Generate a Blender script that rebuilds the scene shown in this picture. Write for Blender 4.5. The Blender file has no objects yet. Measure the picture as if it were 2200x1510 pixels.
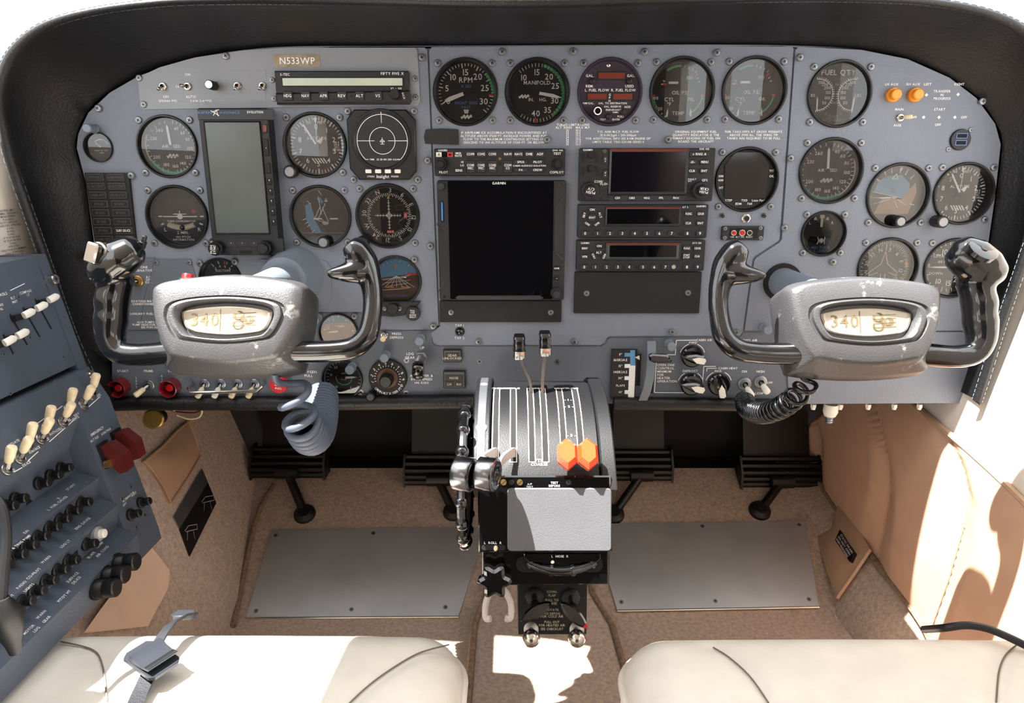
import bpy, bmesh, math, random
from math import sin, cos, tan, pi, radians, sqrt, atan2
from mathutils import Vector as V, Matrix
random.seed(7)
SC = bpy.context.scene
COL = SC.collection

# ------------------------------------------------------------ camera
F, TH, D, ZC = 1500.0, radians(15), .943, .80        # focal length in px (2200 wide), pitch, distance to panel, height
CT, ST = cos(TH), sin(TH)
CAM = V((0, -D, ZC))
cam_d = bpy.data.cameras.new('camera'); cam = bpy.data.objects.new('camera', cam_d); COL.objects.link(cam)
cam.location = CAM; cam.rotation_euler = (pi/2 - TH, 0, 0)
cam_d.sensor_width = 36; cam_d.lens = F/2200*36; cam_d.clip_start = .01; cam_d.clip_end = 60
SC.camera = cam

# ------------------------------------------------------------ sky, sun, exposure
W = bpy.data.worlds.new('world'); SC.world = W; W.use_nodes = True
bg = W.node_tree.nodes['Background']
bg.inputs[0].default_value = (.97, .985, 1, 1); bg.inputs[1].default_value = 2.2
sun_d = bpy.data.lights.new('sun', 'SUN'); sun = bpy.data.objects.new('sun', sun_d); COL.objects.link(sun)
sun_d.energy = 17; sun_d.angle = radians(.6); sun_d.color = (1, .98, .945)
SUN = V((-.42, -.16, 1)).normalized()                 # towards the sun
sun.rotation_euler = SUN.to_track_quat('Z', 'Y').to_euler(); sun.location = SUN*5
vs = SC.view_settings
vs.view_transform = 'Standard'; vs.look = 'None'; vs.exposure = .8; vs.gamma = 1; vs.use_curve_mapping = False

# ------------------------------------------------------------ measuring helpers: a photo pixel to a point on a real plane
def ray(px, py):
    a = (px-1100)/F; b = (755-py)/F
    return V((a, CT+b*ST, -ST+b*CT))
def onY(px, py, y): d = ray(px, py); return CAM + d*((y-CAM.y)/d.y)
def onX(px, py, x): d = ray(px, py); return CAM + d*((x-CAM.x)/d.x)
def onZ(px, py, z): d = ray(px, py); return CAM + d*((z-CAM.z)/d.z)
class Plane:
    def __init__(s, p, n, up):
        s.p = V(p); s.n = V(n).normalized(); s.r = V(up).cross(s.n).normalized(); s.u = s.n.cross(s.r)
    def t(s, px, py, d=0): return (s.p+s.n*d-CAM).dot(s.n)/ray(px, py).dot(s.n)
    def at(s, px, py, d=0): return CAM + ray(px, py)*s.t(px, py, d)
    def sc(s, px, py): return s.t(px, py)/F                       # metres per pixel there
    def loc(s, px, py, d=0):
        q = s.at(px, py, d)-s.p; return V((q.dot(s.r), q.dot(s.u)))
    def m(s, px, py, d=0, rot=0): return s.mp(s.at(px, py, d), rot)
    def mp(s, p, rot=0):
        R = Matrix((s.r, s.u, s.n)).transposed().to_4x4()
        return Matrix.Translation(p) @ R @ Matrix.Rotation(rot, 4, 'Z')
PANEL = Plane((0, 0, ZC), (0, -1, 0), (0, 0, 1))

# ------------------------------------------------------------ materials
def lin(c): return tuple(((x/255)/12.92 if x/255 <= .04045 else ((x/255+.055)/1.055)**2.4) for x in c)
MATS = {}
def mat(name, col, rough=.5, metal=0, var=.06, vs=25, bump=0, bs=300, spec=.5, coat=0, sheen=0, wear=None):
    m = bpy.data.materials.new(name); m.use_nodes = True; MATS[name] = m
    nt = m.node_tree; p = nt.nodes['Principled BSDF']; N = nt.nodes.new; L = nt.links.new
    c = lin(col)
    tc = N('ShaderNodeTexCoord')
    nz = N('ShaderNodeTexNoise'); nz.inputs['Scale'].default_value = vs; nz.inputs['Detail'].default_value = 4
    L(tc.outputs['Object'], nz.inputs['Vector'])
    r = N('ShaderNodeValToRGB'); r.color_ramp.elements[0].position = .3; r.color_ramp.elements[1].position = .7
    r.color_ramp.elements[0].color = (*[x*(1-var) for x in c], 1); r.color_ramp.elements[1].color = (*[min(1, x*(1+var)) for x in c], 1)
    L(nz.outputs['Fac'], r.inputs['Fac'])
    out = r.outputs['Color']
    if wear:                                            # worn patches: colour, amount, scale
        wc, amt, wsc = wear
        wn = N('ShaderNodeTexNoise'); wn.inputs['Scale'].default_value = wsc; wn.inputs['Detail'].default_value = 8; wn.inputs['Roughness'].default_value = .7
        L(tc.outputs['Object'], wn.inputs['Vector'])
        wr = N('ShaderNodeValToRGB'); wr.color_ramp.elements[0].position = amt; wr.color_ramp.elements[1].position = amt+.06
        L(wn.outputs['Fac'], wr.inputs['Fac'])
        mx = N('ShaderNodeMix'); mx.data_type = 'RGBA'; L(wr.outputs['Color'], mx.inputs['Factor'])
        L(out, mx.inputs['A']); mx.inputs['B'].default_value = (*lin(wc), 1); out = mx.outputs['Result']
    L(out, p.inputs['Base Color'])
    p.inputs['Roughness'].default_value = rough; p.inputs['Metallic'].default_value = metal
    p.inputs['Specular IOR Level'].default_value = spec; p.inputs['Coat Weight'].default_value = coat
    if sheen: p.inputs['Sheen Weight'].default_value = sheen
    if bump:
        bn = N('ShaderNodeTexNoise'); bn.inputs['Scale'].default_value = bs; bn.inputs['Detail'].default_value = 3
        L(tc.outputs['Object'], bn.inputs['Vector'])
        b = N('ShaderNodeBump'); b.inputs['Strength'].default_value = bump; b.inputs['Distance'].default_value = .002
        L(bn.outputs['Fac'], b.inputs['Height']); L(b.outputs['Normal'], p.inputs['Normal'])
    return m
def glass(name, ior=1.45, tint=(1, 1, 1), rough=.0):
    m = bpy.data.materials.new(name); m.use_nodes = True; MATS[name] = m
    nt = m.node_tree; nt.nodes.clear(); N = nt.nodes.new; L = nt.links.new
    o = N('ShaderNodeOutputMaterial'); mx = N('ShaderNodeMixShader'); t = N('ShaderNodeBsdfTransparent'); g = N('ShaderNodeBsdfGlossy'); f = N('ShaderNodeFresnel')
    f.inputs['IOR'].default_value = ior; g.inputs['Roughness'].default_value = rough; t.inputs[0].default_value = (*tint, 1)
    L(f.outputs[0], mx.inputs[0]); L(t.outputs[0], mx.inputs[1]); L(g.outputs[0], mx.inputs[2]); L(mx.outputs[0], o.inputs[0])
    return m
mat('panel_grey', (118, 125, 138), .5, bump=.25, bs=420, vs=14, var=.05)
mat('panel_lower', (96, 102, 112), .5, bump=.2, bs=420, vs=14)
mat('panel_silver', (140, 144, 150), .42, bump=.1, bs=500, vs=10)
mat('console_blue', (76, 85, 99), .5, bump=.2, bs=380, vs=12, wear=((150, 148, 138), .76, 22))
mat('black_plastic', (16, 16, 18), .42, bump=.1, bs=500)
mat('bezel_black', (9, 9, 11), .35)
mat('dial_black', (8, 8, 10), .6)
mat('dial_purple', (40, 30, 44), .55)
mat('radio_grey', (27, 28, 31), .5, bump=.12, bs=600)
mat('button_grey', (36, 38, 42), .45)
mat('button_key', (46, 49, 55), .4)
mat('flat_black', (9, 9, 10), .6, bump=.1)
mat('void_black', (6, 6, 6), .8)
mat('gloss_black', (9, 9, 11), .13, coat=.6, bump=.02, bs=60, spec=.6)
mat('yoke_hub', (62, 62, 64), .40, bump=.22, bs=620, wear=((140, 139, 134), .61, 26), spec=1.0)
mat('hood_leather', (15, 15, 17), .45, bump=.3, bs=330, spec=.5)
mat('pad_leather', (13, 14, 17), .45, bump=.4, bs=260)
mat('white_print', (250, 250, 248), .55)
mat('cream_print', (222, 214, 190), .55)
mat('grey_print', (150, 155, 160), .55)
mat('dim_print', (84, 84, 82), .5)
mat('blue_print', (96, 134, 190), .55)
mat('green_print', (70, 190, 120), .5)
mat('teal_print', (96, 190, 160), .5)
mat('red_print', (215, 52, 40), .5)
mat('yellow_print', (225, 190, 70), .5)
mat('orange_print', (240, 150, 40), .5)
mat('sky_dial', (92, 150, 190), .5)
mat('brown_dial', (92, 66, 52), .6)
mat('cream_plastic', (236, 218, 182), .35, var=.1, vs=60)
mat('white_plastic', (236, 233, 224), .35)
mat('grey_bakelite', (150, 152, 153), .45)
mat('light_cap', (118, 128, 140), .35)
mat('red_plastic', (190, 20, 24), .3)
mat('dark_red', (112, 16, 24), .25, coat=.5)
mat('guard_red', (86, 27, 24), .4)
mat('amber_plastic', (238, 150, 28), .3)
mat('orange_plastic', (236, 72, 26), .3, coat=.3)
mat('blue_plastic', (70, 140, 215), .3)
mat('chrome', (205, 200, 192), .18, 1)
mat('steel', (165, 162, 158), .32, 1)
mat('screw_steel', (138, 140, 144), .4, .85)
mat('alloy', (150, 153, 160), .38, .9, bump=.05)
mat('brass', (170, 140, 80), .35, .9)
mat('gold', (190, 183, 168), .3, .7)
mat('plate_alu', (200, 201, 204), .42, .68, var=.10, vs=9, bump=.06, bs=40)
mat('carpet', (188, 167, 151), .95, var=.22, vs=160, bump=1.0, bs=500, spec=.1, sheen=.2)
mat('carpet_edge', (140, 118, 100), .95, var=.3, vs=140, bump=1.0, bs=400, spec=.1)
mat('tan_leather', (206, 168, 142), .55, bump=.08, bs=300, spec=.3)
mat('beige_trim', (222, 192, 170), .6, spec=.3)
mat('pocket_tan', (182, 150, 124), .6, bump=.15, bs=300, spec=.3)
mat('seat_leather', (224, 218, 207), .5, bump=.1, bs=220, spec=.35)
mat('seam', (112, 104, 94), .7)
mat('wall_cream', (238, 229, 218), .6, bump=.05, spec=.3)
mat('headliner', (206, 198, 186), .8)
mat('cabin_dark', (46, 39, 34), .8)  # rear bulkhead colour, darkened to keep reflections in the glass low
mat('pedal_black', (15, 14, 14), .42, bump=.1, bs=200)
mat('firewall', (18, 15, 14), .8)
mat('rubber_black', (20, 20, 22), .5)
mat('cord_white', (205, 203, 198), .5)
mat('cord_grey', (84, 92, 108), .5)
mat('cord_black', (15, 15, 18), .22, coat=.4)
mat('strap_black', (24, 24, 30), .6, bump=.3, bs=700)
mat('buckle_grey', (50, 53, 60), .35, .3)
mat('tape_black', (25, 25, 26), .6, bump=.2)
mat('placard_black', (16, 16, 18), .4)
mat('lcd_green', (196, 208, 188), .3)
mat('lcd_grey', (84, 90, 88), .22)
mat('display_brown', (112, 38, 16), .35)
mat('screen_black', (5, 6, 10), .08, spec=.5)
mat('screen_violet', (9, 7, 16), .1)
mat('pad_grey', (90, 91, 94), .7, bump=.2, bs=900)
mat('quadrant_black', (17, 17, 19), .42, bump=.12, bs=900, spec=.5)
mat('dark_chrome', (112, 112, 114), .2, 1)
mat('lever_cream', (190, 180, 172), .45)
mat('emblem_print', (140, 124, 94), .45, .6)
mat('placard_bronze', (126, 114, 96), .3, .8, var=.25, vs=120)
glass('gauge_glass', 1.72); glass('screen_glass', 1.45)

# ------------------------------------------------------------ mesh building
class MB:
    def __init__(s): s.v, s.f, s.i, s.mi = [], [], [], 0
    def add(s, vs, fs, M=None):
        o = len(s.v)
        s.v += [M @ V(p) for p in vs] if M is not None else [V(p) for p in vs]
        s.f += [tuple(o+k for k in f) for f in fs]; s.i += [s.mi]*len(fs); return s
    def box(s, x0, x1, y0, y1, z0, z1, c=0, M=None):       # c chamfers the front (z1) edge
        a = [(x0, y0, z0), (x1, y0, z0), (x1, y1, z0), (x0, y1, z0)]; z2 = z1-c
        b = [(x0, y0, z2), (x1, y0, z2), (x1, y1, z2), (x0, y1, z2)]
        d = [(x0+c, y0+c, z1), (x1-c, y0+c, z1), (x1-c, y1-c, z1), (x0+c, y1-c, z1)]
        return s.loops([a, b, d] if c else [a, b], M=M)
    def loops(s, Ls, M=None, cap0=True, cap1=True, closed=True):   # loft through loops of equal length
        n = len(Ls[0]); vs = [p for l in Ls for p in l]; fs = []
        for k in range(len(Ls)-1):
            for j in range(n if closed else n-1):
                j2 = (j+1) % n; fs.append((k*n+j, k*n+j2, (k+1)*n+j2, (k+1)*n+j))
        if cap0: fs.append(tuple(range(n-1, -1, -1)))
        if cap1: fs.append(tuple((len(Ls)-1)*n+j for j in range(n)))
        return s.add(vs, fs, M)
    def lathe(s, prof, seg=24, M=None, cap0=False, cap1=True, knurl=0):
        Ls = []
        for r, z in prof:
            Ls.append([((r*(1-knurl*(j % 2)))*cos(2*pi*j/seg) if True else 0, (r*(1-knurl*(j % 2)))*sin(2*pi*j/seg), z) for j in range(seg)])
        return s.loops(Ls, M, cap0, cap1)
    def cyl(s, x, y, r, z0, z1, seg=16, c=0, r2=None):
        r2 = r if r2 is None else r2; p = [(r, z0), (r2, z1-c)] + ([(r2-c, z1)] if c else [])
        return s.lathe(p, seg, Matrix.Translation((x, y, 0)))
    def prism(s, poly, z0, z1, c=0, M=None):
        a = [(x, y, z0) for x, y in poly]; b = [(x, y, z1-c) for x, y in poly]
        if not c: return s.loops([a, b], M)
        return s.loops([a, b, [(x, y, z1) for x, y in inset(poly, c)]], M)
    def rbox(s, w, h, z0, z1, r=.001, c=0, x=0, y=0, M=None): return s.prism(rrect(w, h, r, x, y), z0, z1, c, M)
    def tube(s, path, rad, seg=10, closed=False, cap=True, flat=1):
        P = [V(p) for p in path]; n = len(P); Rr = rad if isinstance(rad, (list, tuple)) else [rad]*n
        T = [((P[(k+1) % n] if closed or k < n-1 else P[k]) - (P[k-1] if closed or k > 0 else P[k])).normalized() for k in range(n)]
        u = T[0].orthogonal().normalized(); Ls = []
        for k in range(n):
            u = (u - T[k]*u.dot(T[k])).normalized(); w = T[k].cross(u)
            Ls.append([P[k]+(u*cos(2*pi*j/seg)+w*sin(2*pi*j/seg)*flat)*Rr[k] for j in range(seg)])
        if closed: Ls.append(Ls[0]); return s.loops(Ls, None, False, False)
        return s.loops(Ls, None, cap, cap)
    def ball(s, c, r, seg=14, sq=(1, 1, 1), M=None):
        c = V(c); pr = [(sin(pi*k/8), -cos(pi*k/8)) for k in range(1, 8)]
        Ls = [[(c.x+a*r*sq[0]*cos(2*pi*j/seg), c.y+a*r*sq[1]*sin(2*pi*j/seg), c.z+b*r*sq[2]) for j in range(seg)] for a, b in pr]
        return s.loops(Ls, M)
    def quad(s, a, b, c, d): return s.add([a, b, c, d], [(0, 1, 2, 3)])
    def flat(s, poly, z=0): return s.add([(x, y, z) for x, y in poly], [tuple(range(len(poly)))])
    def bar(s, x0, y0, x1, y1, w, z=0):                       # flat printed line
        d = V((x1-x0, y1-y0)); 
        if d.length == 0: return s
        n = V((-d.y, d.x)).normalized()*w/2
        return s.flat([(x0-n.x, y0-n.y), (x1-n.x, y1-n.y), (x1+n.x, y1+n.y), (x0+n.x, y0+n.y)], z)
    def arc(s, a0, a1, r0, r1, z=0, cx=0, cy=0):            # degrees clockwise from 12 o'clock
        n = max(2, int(abs(a1-a0)/6)+1); A = [radians(a0+(a1-a0)*k/n) for k in range(n+1)]
        vs = [(cx+r*sin(a), cy+r*cos(a), z) for a in A for r in (r0, r1)]
        return s.add(vs, [(2*k, 2*k+1, 2*k+3, 2*k+2) for k in range(n)])
    def disc(s, cx, cy, r, z=0, seg=32): return s.flat([(cx+r*cos(2*pi*k/seg), cy+r*sin(2*pi*k/seg)) for k in range(seg)], z)
    def text(s, st, x, y, h, z=0, al='c', w=None, rot=0, sp=.17):
        pen = 0; gl = []
        for ch in st:
            if ch == ' ': pen += .52; continue
            g = GLYPH.get(ch) or GLYPH['-']
            gl.append((g, pen)); pen += g[2]+sp
        tot = max(pen-sp, .01); kx = h if w is None else (w/tot if w > 0 else min(h, -w/tot))
        off = {'c': -tot/2, 'l': 0, 'r': -tot}[al]
        ca, sa = cos(rot), sin(rot)
        for g, p in gl:
            s.add([(x+((a+p+off)*kx)*ca-(b-.5)*h*sa, y+((a+p+off)*kx)*sa+(b-.5)*h*ca, z) for a, b in g[0]], g[1])
        return s
def rrect(w, h, r, x=0, y=0, n=4):
    r = min(r, w/2*.999, h/2*.999); P = []
    for cx, cy, a0 in ((w/2-r, h/2-r, 0), (-w/2+r, h/2-r, 90), (-w/2+r, -h/2+r, 180), (w/2-r, -h/2+r, 270)):
        for k in range(n+1):
            a = radians(a0+90*k/n); P.append((x+cx+r*cos(a), y+cy+r*sin(a)))
    return P
def inset(poly, c):
    n = len(poly); out = []
    ar = sum(poly[k][0]*poly[(k+1) % n][1]-poly[(k+1) % n][0]*poly[k][1] for k in range(n)); sg = 1 if ar > 0 else -1
    for k in range(n):
        p, q, r = V(poly[k-1]), V(poly[k]), V(poly[(k+1) % n])
        d1, d2 = (q-p).normalized(), (r-q).normalized(); n1, n2 = V((-d1.y, d1.x))*sg, V((-d2.y, d2.x))*sg
        m = n1+n2; m = m/max(.4, m.length_squared/2) if m.length > 1e-6 else n1
        out.append((q.x+m.x*c, q.y+m.y*c))
    return out
def smooth_path(P, n=8, closed=False):                    # Catmull-Rom
    P = [V(p) for p in P]; m = len(P); out = []
    g = (lambda k: P[k % m]) if closed else (lambda k: P[min(max(k, 0), m-1)])
    for k in range(m if closed else m-1):
        a, b, c, d = g(k-1), g(k), g(k+1), g(k+2)
        for j in range(n):
            t = j/n; out.append(.5*((2*b)+(c-a)*t+(2*a-5*b+4*c-d)*t*t+(3*b-a-3*c+d)*t**3))
    if not closed: out.append(P[-1])
    return out
GLYPH = {}
def make_glyphs():
    obs = []
    for ch in "ABCDEFGHIJKLMNOPQRSTUVWXYZ0123456789abcdefghijklmnopqrstuvwxyz.,-/&()°:%+'":
        cu = bpy.data.curves.new('glyph', 'FONT'); cu.body = ch; cu.size = 1; cu.resolution_u = 2; cu.offset = .008
        o = bpy.data.objects.new('glyph', cu); COL.objects.link(o); obs.append((ch, o))
    dg = bpy.context.evaluated_depsgraph_get(); dg.update(); raw = {}
    for ch, o in obs:
        e = o.evaluated_get(dg); me = e.to_mesh()
        raw[ch] = ([(v.co.x, v.co.y) for v in me.vertices], [tuple(p.vertices) for p in me.polygons]); e.to_mesh_clear()
    ch_ = max(y for x, y in raw['H'][0])
    for ch, (vv, ff) in raw.items():
        if not vv: continue
        x0 = min(x for x, y in vv); x1 = max(x for x, y in vv)
        GLYPH[ch] = ([((x-x0)/ch_, y/ch_) for x, y in vv], ff, (x1-x0)/ch_)
    for ch, o in obs:
        cu = o.data; bpy.data.objects.remove(o); bpy.data.curves.remove(cu)
make_glyphs()

def mesh(mb, mats, name, sharp=35):
    me = bpy.data.meshes.new(name); me.from_pydata(mb.v, [], mb.f)
    for m in (mats if isinstance(mats, (list, tuple)) else [mats]): me.materials.append(MATS[m])
    me.polygons.foreach_set('material_index', mb.i); me.polygons.foreach_set('use_smooth', [True]*len(me.polygons))
    me.update(); me.set_sharp_from_angle(angle=radians(sharp)); return me
def link(name, data, parent=None, M=None):
    o = bpy.data.objects.new(name, data); COL.objects.link(o)
    if parent is not None: o.parent = parent
    if M is not None: o.matrix_local = M
    return o
def part(parent, name, mb, mats, M=None, label=None, sharp=35):
    o = link(name, mesh(mb, mats, name, sharp), parent, M)
    if label: o['label'] = label
    return o
def tag(o, label, cat, group=None, kind=None):
    if kind: o['kind'] = kind
    o['label'] = label; o['category'] = cat
    if group: o['group'] = group
    return o
def thing(name, label, cat, M=None, group=None):
    return tag(link(name, None, None, M), label, cat, group)
def solo(name, mb, mats, label, cat, M=None, group=None, sharp=35):
    return tag(link(name, mesh(mb, mats, name, sharp), None, M), label, cat, group)
def struct(name, mb, mats, label, cat='structure', sharp=35):
    o = link(name, mesh(mb, mats, name, sharp)); o['kind'] = 'structure'; o['label'] = label; o['category'] = cat; return o
def organic(o, vox, it=6, fac=.5):
    m = o.modifiers.new('remesh', 'REMESH'); m.mode = 'VOXEL'; m.voxel_size = vox; m.use_smooth_shade = True
    s = o.modifiers.new('smooth', 'SMOOTH'); s.factor = fac; s.iterations = it
def Rz(a): return Matrix.Rotation(a, 4, 'Z')
def Tr(x, y, z=0): return Matrix.Translation((x, y, z))
# shared small hardware (z is outward)
def _screw():
    b = MB(); b.lathe([(.0046, 0), (.0046, .0008), (.0038, .0019), (.0018, .0023)], 16)
    b.mi = 1; b.box(-.0021, .0021, -.00045, .00045, .0021, .00245); b.box(-.00045, .00045, -.0021, .0021, .0021, .00246)
    return mesh(b, ['screw_steel', 'void_black'], 'screw')
SCREW = _screw()
def _cs():
    b = MB(); b.lathe([(.0040, 0), (.0038, .0006)], 14); b.mi = 1
    b.box(-.0021, .0021, -.00045, .00045, .0006, .0009); b.box(-.00045, .00045, -.0021, .0021, .0006, .0009)
    return mesh(b, ['screw_steel', 'void_black'], 'screw')
SCREW_FLUSH = _cs()
def screw(parent, x, y, z=0, k=1, me=None):
    o = link('screw', me or SCREW, parent, Tr(x, y, z) @ Rz(random.uniform(0, 1.5)) @ Matrix.Scale(k, 4)); return o

# ============================================================ SETTING: floor, side walls, firewall, roof
FZ, RY, RS = .05, .097, .55                         # floor height, where the foot ramp starts, its slope
def fz(y): return FZ if y < RY else FZ+RS*(y-RY)
RAMP_N = V((0, -RS, 1)).normalized()
RAMP = Plane((0, RY, FZ), RAMP_N, (0, 1, RS))
def floorhit(px, py, d=0):
    q = onZ(px, py, FZ+d)
    return q if q.y < RY else RAMP.at(px, py, d)
b = MB()                                            # carpet floor, flat then ramp up to the firewall
ys = [-2.4, -1.2, -.6, 0, RY, .2, .3, .372]
b.loops([[(x, y, fz(y)) for x in (-.9, -.47, 0, .56, .95)] for y in ys], closed=False, cap0=False, cap1=False)
floor = struct('floor', b, 'carpet', 'worn tan carpet on the cockpit floor and foot ramp', 'floor')
b = MB()                                            # low carpeted tunnel between the foot wells with bound edges
pl = [(-.062, -.30), (-.062, .05), (-.045, .12), (-.03, .30), (-.03, .37)]; pr = [(.18, -.30), (.165, .05), (.14, .12), (.13, .30), (.13, .37)]
b.loops([[(a[0]-.008, a[1], fz(a[1])), (a[0], a[1], fz(a[1])+.014), (a[0]+.012, a[1], fz(a[1])+.02), (c[0]-.012, c[1], fz(c[1])+.02), (c[0], c[1], fz(c[1])+.014), (c[0]+.008, c[1], fz(c[1]))] for a, c in zip(pl, pr)], closed=False, cap0=False, cap1=False)
part(floor, 'carpet_tunnel', b, 'carpet')
for side, P in (('l', pl), ('r', pr)):
    b = MB(); b.tube([(x, y, fz(y)+.017) for x, y in P], .0055, 8); part(floor, 'carpet_binding', b, 'carpet_edge')

WL, WR = -.62, .69
# left side: cream trim wall with window opening above, carpeted kick panel below
b = MB()
def wallx(x, y0, y1, z0, z1, th): b.box(min(x, x+th), max(x, x+th), y0, y1, z0, z1)
wallx(WL, -2.4, .1, .42, .825, -.03)
wallx(WL, -2.4, -.80, 1.18, 1.34, -.03)
for y0, y1 in ((-2.4, -2.1), (-1.7, -1.5), (-1.1, -.8)): wallx(WL, y0, y1, .825, 1.18, -.03)
wall_l = struct('wall_left', b, 'wall_cream', 'cream side trim left of the panel, below the side window', 'wall')
b = MB(); n = 14
b.loops([[(-.47-.13*k/6*kt, y, FZ+(.44-FZ)*k/6*kt) for k in range(7)] for y, kt in [(-.25, .67), (-.16, .67), (-.088, .67), (-.086, 1)]+[(-.08+.45*j/n, 1) for j in range(n+1)]], closed=False, cap0=False, cap1=False)
part(wall_l, 'kick_panel', b, 'carpet')
b = MB(); b.tube([floorhit(*p, .004) for p in ((500, 1345), (512, 1290), (528, 1210), (545, 1130), (562, 1085), (590, 1040))], .005, 8); part(wall_l, 'carpet_binding', b, 'carpet_edge')
# right side: carpet strip, quilted tan leather, piping, cream trim above
BOT = [onX(1700, 945, .61), onX(1745, 1005, .615), onX(1800, 1085, .62), onX(1880, 1195, .625), onX(1990, 1340, .625), V((.635, -.18, .06)), V((.66, -.8, .05))]
TOP = [onX(1880, 800, .635), onX(1940, 850, .635), onX(1990, 890, .632), onX(2080, 965, .628), onX(2200, 1075, .625), V((.64, -.30, .36)), V((.66, -.9, .35))]
FLR = [floorhit(1660, 1020), floorhit(1700, 1060), floorhit(1745, 1120), floorhit(1775, 1210), floorhit(1800, 1330), V((.56, -.2, FZ)), V((.56, -.8, FZ))]
BOTs, TOPs, FLRs = [smooth_path(P, 28) for P in (BOT, TOP, FLR)]
n = len(BOTs); NJ = 40
def pix(p):
    d = p-CAM; f = d.dot(V((0, CT, -ST))); return 1100+F*d.x/f, 755-F*d.dot(V((0, ST, CT)))/f
def pxat(P, y):
    for p, q in zip(P, P[1:]):
        if p[1] <= y <= q[1]: return p[0]+(q[0]-p[0])*(y-p[1])/(q[1]-p[1])
    return P[0][0] if y < P[0][1] else P[-1][0]
SEAMS = [[(1750, 830), (1755, 880), (1768, 940), (1766, 1030)], [(1868, 830), (1898, 905), (1914, 980), (1917, 1040), (1908, 1110), (1888, 1200)], [(2010, 880), (2045, 945), (2066, 985), (2085, 1060), (2075, 1130), (2040, 1250), (2000, 1360)]]
def seam_s(Q, j):                                    # where a seam crosses the wall at height step j
    for k in range(1, n):
        p = BOTs[k].lerp(TOPs[k], j/NJ)
        if p.y < -.4: break
        x, y = pix(p)
        if x >= pxat(Q, y):
            x0, y0 = pix(BOTs[k-1].lerp(TOPs[k-1], j/NJ)); d0, d1 = pxat(Q, y0)-x0, x-pxat(Q, y); return k-1+d0/max(1e-6, d0+d1)
    return None
CR = [[seam_s(Q, j) for j in range(NJ+1)] for Q in SEAMS]
def wp(k, j):
    ds = [abs(k-c[j]) for c in CR if c[j] is not None]+[k+2]
    return BOTs[k].lerp(TOPs[k], j/NJ)+V((-.016*min(1, min(ds)/9)**.8*(.35+.65*sin(pi*(j+.6)/(NJ+1.2))**.5), 0, 0))
b = MB(); b.loops([[wp(k, j) for j in range(NJ+1)] for k in range(n)], closed=False, cap0=False, cap1=False)
wall_r = struct('wall_right', b, 'tan_leather', 'quilted tan leather sidewall beside the copilot seat', 'wall', sharp=80)
for c in CR:
    P = [BOTs[int(q)].lerp(BOTs[min(n-1, int(q)+1)], q-int(q)).lerp(TOPs[int(q)].lerp(TOPs[min(n-1, int(q)+1)], q-int(q)), j/NJ)+V((-.0022, 0, 0)) for j, q in enumerate(c) if q is not None and 0 < j < NJ]
    if len(P) > 2: b = MB(); b.tube(P, .0012, 6); part(wall_r, 'seam', b, 'pocket_tan')
b = MB(); b.tube([p+V((-.004, 0, .002)) for p in TOPs], .005, 8); part(wall_r, 'piping', b, 'pocket_tan')
b = MB(); b.loops([[FLRs[k].lerp(BOTs[k], j/4)+V((-.008*sin(pi*j/4), 0, 0)) for j in range(5)] for k in range(n)], closed=False, cap0=False, cap1=False)
part(wall_r, 'carpet_strip', b, 'carpet')
b = MB(); b.tube([p+V((-.006, 0, 0)) for p in BOTs], .006, 8); part(wall_r, 'carpet_binding', b, 'carpet_edge')
b = MB(); b.loops([[TOPs[k].lerp(V((.622+.085*min(1, max(0, (TOPs[k].y+.15)/.10)), TOPs[k].y, .825)), j/5) for j in range(6)] for k in range(n)], closed=False, cap0=False, cap1=False)
part(wall_r, 'upper_trim', b, 'wall_cream')
b = MB(); wallx(WR, -2.4, .35, .3, .825, .03); wallx(WR, -2.4, -.62, 1.18, 1.34, .03)
for y0, y1 in ((-2.4, -2.1), (-1.7, -1.5), (-1.1, -.62)): wallx(WR, y0, y1, .825, 1.18, .03)
part(wall_r, 'window_wall', b, 'wall_cream')
# firewall; unseen roof and rear bulkhead, shaped and darkened for the light
b = MB(); b.box(-.8, .85, .44, .60, 0, .80); b.box(-.66, .72, .372, .45, 0, fz(.372)-.004); b.box(-.70, .76, .13, .60, .80, .90); b.box(-.68, -.64, .08, .56, 0, .80); b.box(.70, .74, .36, .56, 0, .80)
struct('wall_front', b, 'firewall', 'dark firewall behind the rudder pedals', 'wall')
b = MB(); b.prism([(-.66, -2.4), (.74, -2.4), (.74, -.42), (.25, -.40), (-.10, -.41), (-.20, -.455), (-.42, -.455), (-.50, -.41), (-.60, -.41), (-.615, -.70), (-.66, -.72)], 1.32, 1.36)  # front edge cut to place the sun patches on seats and pedestal
struct('ceiling', b, 'headliner', 'pale unseen cabin headliner, front edge shaped to place the sun patches', 'ceiling')
b = MB(); b.box(-.66, .74, -2.44, -2.4, .0, 1.36)  # unseen bulkhead added so dials and screens do not mirror open sky
struct('wall_rear', b, 'cabin_dark', 'unseen bulkhead added at the back of the cabin, darkened to keep reflections low', 'wall')

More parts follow.
